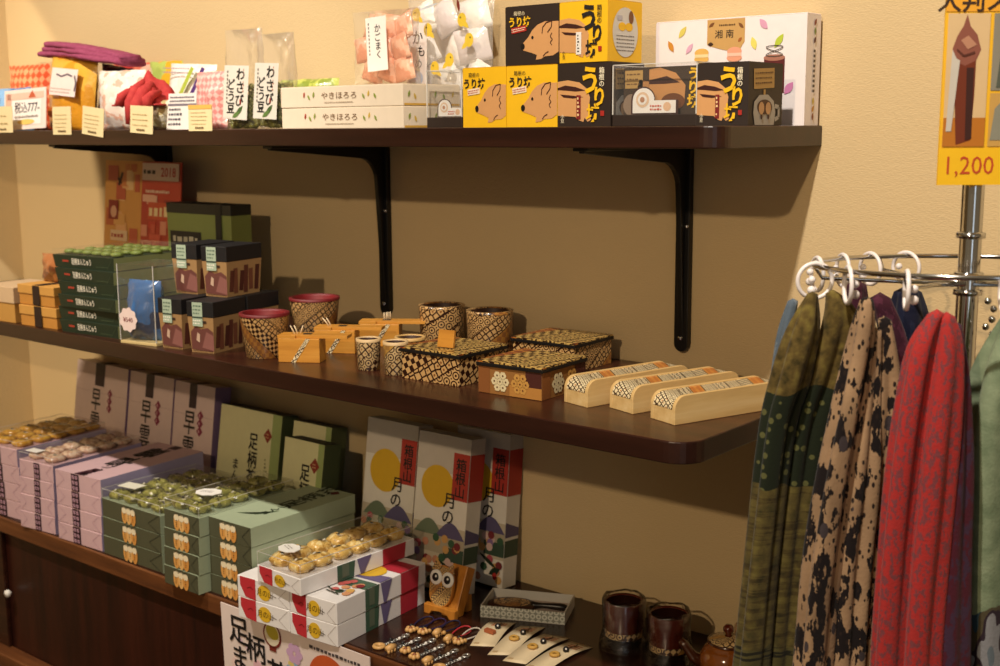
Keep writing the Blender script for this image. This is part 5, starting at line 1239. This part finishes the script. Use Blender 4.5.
def f_sage(t, v):
    sp = t.node('SeparateXYZ'); t.link(v, sp.inputs[0]); n = t.noise(v, 45, 3)
    base = t.ramp(n, [(.35, lin('#66745a')), (.65, lin('#808c70'))]); fl = t.noise(t.coord('Object', (1, 1, .45)), 26, 2)
    flo = t.ramp(fl, [(.0, lin('#5e6870')), (.42, lin('#808084')), (.54, lin('#2c2028')), (.58, lin('#4a4230')), (.66, lin('#2e4450'))], True)
    return t.mix(t.math('LESS_THAN', t.math('ADD', sp.outputs[2], t.math('MULTIPLY', fl, .12)), 1.06), base, flo)
M['f_sage'] = fabric('sage_fabric', f_sage); M['f_dkred'] = fabric('dark_red_fabric', f_mott('#5e1418', '#4a1014', 60)); M['f_black'] = fabric('black_fabric', f_mott('#100e10', '#181416', 60))
def lobe(b, pts, mat, dep=.8, folds=3, amp=.13, seed=0, n=40, sub=5):
    """one hanging fold of cloth: wavy closed section that follows the points from the ring downwards"""
    P = [Vector(p[:3]) for p in pts]; w = [p[3] for p in pts]; path = []
    for i in range(len(P)-1):
        p0, p1, p2, p3 = P[max(i-1, 0)], P[i], P[i+1], P[min(i+2, len(P)-1)]; w0, w1, w2, w3 = w[max(i-1, 0)], w[i], w[i+1], w[min(i+2, len(P)-1)]
        for k in range(sub):
            t = k/sub; h = lambda a0, a1, a2, a3: .5*((2*a1)+(-a0+a2)*t+(2*a0-5*a1+4*a2-a3)*t*t+(-a0+3*a1-3*a2+a3)*t**3); path.append((h(p0, p1, p2, p3), h(w0, w1, w2, w3)))
    path.append((P[-1], w[-1])); vs = []; N = len(path)
    vs.append(path[0][0]+Vector((0, 0, path[0][1]*.6)))
    for j, (p, ww) in enumerate(path):
        for k in range(n):
            a = 2*math.pi*k/n; dr = j/(N-1)
            r = ww*(1+2.0*amp*min(1, .35+dr*2.2)*math.sin(folds*a+seed+1.0*dr)+.8*amp*min(1, .3+dr*2)*math.sin((2*folds-1)*a+seed*2.3-.8*dr)+.06*noise.noise(Vector((2*math.cos(a), 2*math.sin(a), dr*5+seed))))
            vs.append(p+au*(r*math.cos(a))+bv*(r*dep*math.sin(a)))
    fs = [(0, 1+k, 1+(k+1) % n) for k in range(n)]
    for j in range(N-1):
        for k in range(n): fs.append((1+j*n+k, 1+(j+1)*n+k, 1+(j+1)*n+(k+1) % n, 1+j*n+(k+1) % n))
    fs.append(tuple(1+(N-1)*n+k for k in range(n))); b.add(vs, fs, mat, None, True)
LB = {
'oliveL': [(0.206, -0.454, 1.330, 0.006), (0.199, -0.459, 1.289, 0.0171), (0.189, -0.468, 1.231, 0.0196), (0.178, -0.476, 1.172, 0.0174), (0.169, -0.484, 1.039, 0.0176), (0.161, -0.491, 0.882, 0.0191), (0.155, -0.495, 0.761, 0.0206)],
'oliveR': [(0.215, -0.42, 1.328, 0.0084), (0.221, -0.415, 1.303, 0.0185), (0.211, -0.423, 1.238, 0.0198), (0.196, -0.436, 1.167, 0.0176), (0.186, -0.444, 1.032, 0.0179), (0.179, -0.45, 0.872, 0.0194), (0.175, -0.453, 0.75, 0.0209)],
'hem': [(0.221, -0.403, 1.284, 0.007), (0.212, -0.409, 1.2, 0.0106), (0.198, -0.421, 1.115, 0.0119), (0.193, -0.425, 1.003, 0.0108), (0.191, -0.427, 0.868, 0.0086), (0.19, -0.428, 0.744, 0.0087)],
'grey': [(0.153, -0.393, 1.311, 0.006), (0.147, -0.399, 1.264, 0.0097), (0.141, -0.404, 1.164, 0.0098), (0.138, -0.406, 1.076, 0.0099), (0.134, -0.409, 0.998, 0.01), (0.131, -0.412, 0.845, 0.0114)],
'leoL': [(0.282, -0.481, 1.333, 0.0065), (0.28, -0.483, 1.3, 0.0119), (0.272, -0.49, 1.222, 0.0153), (0.262, -0.498, 1.132, 0.0177), (0.253, -0.505, 1.028, 0.0191), (0.248, -0.509, 0.913, 0.0193), (0.246, -0.511, 0.798, 0.0207)],
'leoM': [(0.286, -0.465, 1.298, 0.0066), (0.284, -0.466, 1.22, 0.0099), (0.281, -0.47, 1.129, 0.0145), (0.275, -0.474, 1.024, 0.0158), (0.274, -0.475, 0.908, 0.0149), (0.274, -0.475, 0.793, 0.0151)],
'leoR': [(0.289, -0.449, 1.308, 0.0077), (0.295, -0.445, 1.24, 0.0133), (0.295, -0.445, 1.16, 0.0168), (0.291, -0.448, 1.055, 0.0181), (0.289, -0.45, 0.904, 0.0173), (0.289, -0.45, 0.787, 0.0175)],
'plumA': [(0.191, -0.297, 1.324, 0.0112), (0.191, -0.298, 1.292, 0.015), (0.188, -0.3, 1.229, 0.0176), (0.189, -0.299, 1.113, 0.0191), (0.196, -0.293, 0.822, 0.0209)],
'plumB': [(0.21, -0.269, 1.306, 0.0125), (0.224, -0.258, 1.252, 0.0164), (0.231, -0.251, 1.175, 0.0165), (0.233, -0.25, 1.07, 0.0167), (0.234, -0.249, 0.908, 0.017), (0.237, -0.247, 0.769, 0.0172)],
'navy': [(0.214, -0.188, 1.305, 0.0169), (0.216, -0.186, 1.268, 0.0248), (0.218, -0.184, 1.202, 0.025), (0.22, -0.183, 1.094, 0.0252), (0.226, -0.178, 0.884, 0.0258), (0.232, -0.173, 0.68, 0.0264)],
'redL': [(0.352, -0.463, 1.322, 0.0085), (0.341, -0.471, 1.283, 0.0149), (0.334, -0.478, 1.207, 0.0161), (0.329, -0.482, 1.118, 0.0163), (0.326, -0.484, 1.027, 0.0165), (0.325, -0.485, 0.926, 0.0167), (0.326, -0.484, 0.814, 0.0169)],
'redR': [(0.36, -0.456, 1.319, 0.0085), (0.362, -0.455, 1.283, 0.016), (0.358, -0.458, 1.196, 0.0215), (0.354, -0.461, 1.095, 0.0229), (0.351, -0.463, 1.003, 0.0231), (0.35, -0.464, 0.926, 0.0233), (0.352, -0.463, 0.814, 0.0236)],
'redD': [(0.366, -0.445, 1.309, 0.0064), (0.372, -0.44, 1.249, 0.0097), (0.374, -0.438, 1.149, 0.0141), (0.374, -0.438, 1.047, 0.0165), (0.377, -0.436, 0.924, 0.0178), (0.38, -0.434, 0.811, 0.0181)],
'sage': [(0.4, -0.359, 1.314, 0.011), (0.398, -0.36, 1.251, 0.0332), (0.397, -0.361, 1.171, 0.0403), (0.4, -0.359, 1.054, 0.0408), (0.406, -0.354, 0.903, 0.0415), (0.41, -0.35, 0.786, 0.0421)],
'dkred': [(0.343, -0.151, 1.316, 0.0126), (0.345, -0.149, 1.263, 0.0177), (0.347, -0.148, 1.172, 0.0179), (0.352, -0.143, 1.04, 0.0181), (0.361, -0.137, 0.811, 0.0186)],
'black': [(0.296, -0.225, 1.27, 0.0099), (0.298, -0.221, 1.207, 0.0161), (0.301, -0.217, 1.052, 0.0177), (0.304, -0.210, 0.83, 0.0207)]}
def drop(pts, z):
    x, y, _, w = pts[-1]; return pts+[(x, y, z, w)]
def scarf(label, lobes, loc, group=None):
    t = E('scarf', label, 'scarf', loc, 0)
    for nme, key, mat, folds, amp, seed in lobes:
        b = MB(); lobe(b, drop(LB[key], .64), mat, .85, folds, amp, seed); b.build(nme, t, (-loc[0], -loc[1], -loc[2]))
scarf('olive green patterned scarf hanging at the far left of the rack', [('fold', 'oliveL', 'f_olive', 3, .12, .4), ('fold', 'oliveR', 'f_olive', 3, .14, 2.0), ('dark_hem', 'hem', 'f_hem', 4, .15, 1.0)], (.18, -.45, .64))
scarf('grey-blue scarf peeping out behind the olive one', [('fold', 'grey', 'f_grey', 3, .1, 0)], (.13, -.41, .64))
scarf('cream and black leopard-patterned scarf between the olive and red ones', [('fold', 'leoL', 'f_leo', 3, .14, .3), ('fold', 'leoM', 'f_leo', 3, .16, 1.9), ('fold', 'leoR', 'f_leo', 3, .15, 3.0)], (.27, -.475, .64))
scarf('plum scarf at the back behind the leopard-patterned one', [('fold', 'plumA', 'f_plum', 3, .12, .8), ('fold', 'plumB', 'f_plum', 3, .12, 2.2)], (.21, -.27, .64))
scarf('dark navy scarf at the back of the rack against the wall', [('fold', 'navy', 'f_navy', 3, .12, .5)], (.23, -.175, .64))
scarf('bright red mottled scarf in front of the chrome pole', [('fold', 'redL', 'f_red', 3, .11, .9), ('fold', 'redR', 'f_red', 4, .08, 2.4), ('wine_fold', 'redD', 'f_wine', 3, .12, 1.1)], (.35, -.455, .64))
scarf('sage green scarf with a floral lower part at the right edge', [('fold', 'sage', 'f_sage', 5, .10, .7)], (.41, -.35, .64))
scarf('dark red scarf at the back right behind the chrome pole', [('fold', 'dkred', 'f_dkred', 3, .12, .7)], (.361, -.137, .64))
scarf('black scarf behind the pole, beside the red scarf', [('fold', 'black', 'f_black', 3, .12, .2)], (.304, -.21, .64))

# price sign on the pole
t = E('price_sign', 'yellow 1,200 yen price board with scarf pictures, clipped to the pole top', 'sign', (.3052, -.3530, 1.4520), math.atan2(.6345, .7729), None)
w, h = .150, .262; b = MB(); b.box((0, 0, 0), (w, .003, h), '#f0b822'); f = front()
b.rect(f, 0, 0, w, .041, '#f2be16', 1); b.text(f, '1,200', .036, .0205, .026, '#c04a20', 2, .0, .92); b.text(f, '円', .079, .015, .014, '#c04a20', 2, .0)
b.rect(f, 0, .191, w, h, '#eaa42c', 1); b.text(f, '大判ストール', .070, .203, .024, '#3a2418', 2, .02, 1.0)
b.rect(f, .003, .043, .050, .189, '#d8b888', 1); b.rect(f, .003, .043, .050, .075, '#b8701c', 1.5)
b.poly(f, [(.014,.165),(.020,.175),(.024,.188),(.028,.175),(.036,.166),(.041,.150),(.036,.138),(.024,.132),(.012,.138),(.009,.150)], '#8a5040', 2)
b.poly(f, [(.012,.138),(.024,.132),(.036,.138),(.036,.10),(.034,.05),(.018,.045),(.014,.10)], '#6e2c12', 2); b.poly(f, [(.009,.150),(.014,.140),(.018,.138),(.012,.06),(.006,.06)], '#c8c0b4', 3); b.poly(f, [(.026,.13),(.034,.13),(.035,.052),(.028,.05)], '#3a1810', 3)
b.poly(f, [(.018,.16),(.026,.15),(.036,.155),(.026,.165)], '#b88468', 3); b.stroke(f, [(.014,.15),(.022,.143),(.034,.147)], .002, '#5a2c20', 4)
b.rect(f, .054, .105, w-.004, .189, '#8a8474', 1); b.poly(f, [(.060,.108),(.066,.178),(.078,.185),(.10,.180),(.105,.108)], '#54584c', 2); b.poly(f, [(.070,.18),(.078,.12),(.086,.18)], '#c8c4b4', 3)
b.rect(f, .054, .043, w-.004, .102, '#c89c50', 1); b.poly(f, [(.056,.05),(.060,.085),(.072,.098),(.09,.096),(.10,.05)], '#8a8878', 2); b.poly(f, [(.07,.045),(.074,.08),(.09,.085),(.10,.045)], '#d8d0b8', 3)
b.build('printed_board', t)
b = MB(); b.box((.060, .0032, .10), (.085, .016, .125), 'steel'); b.build('clip', t)
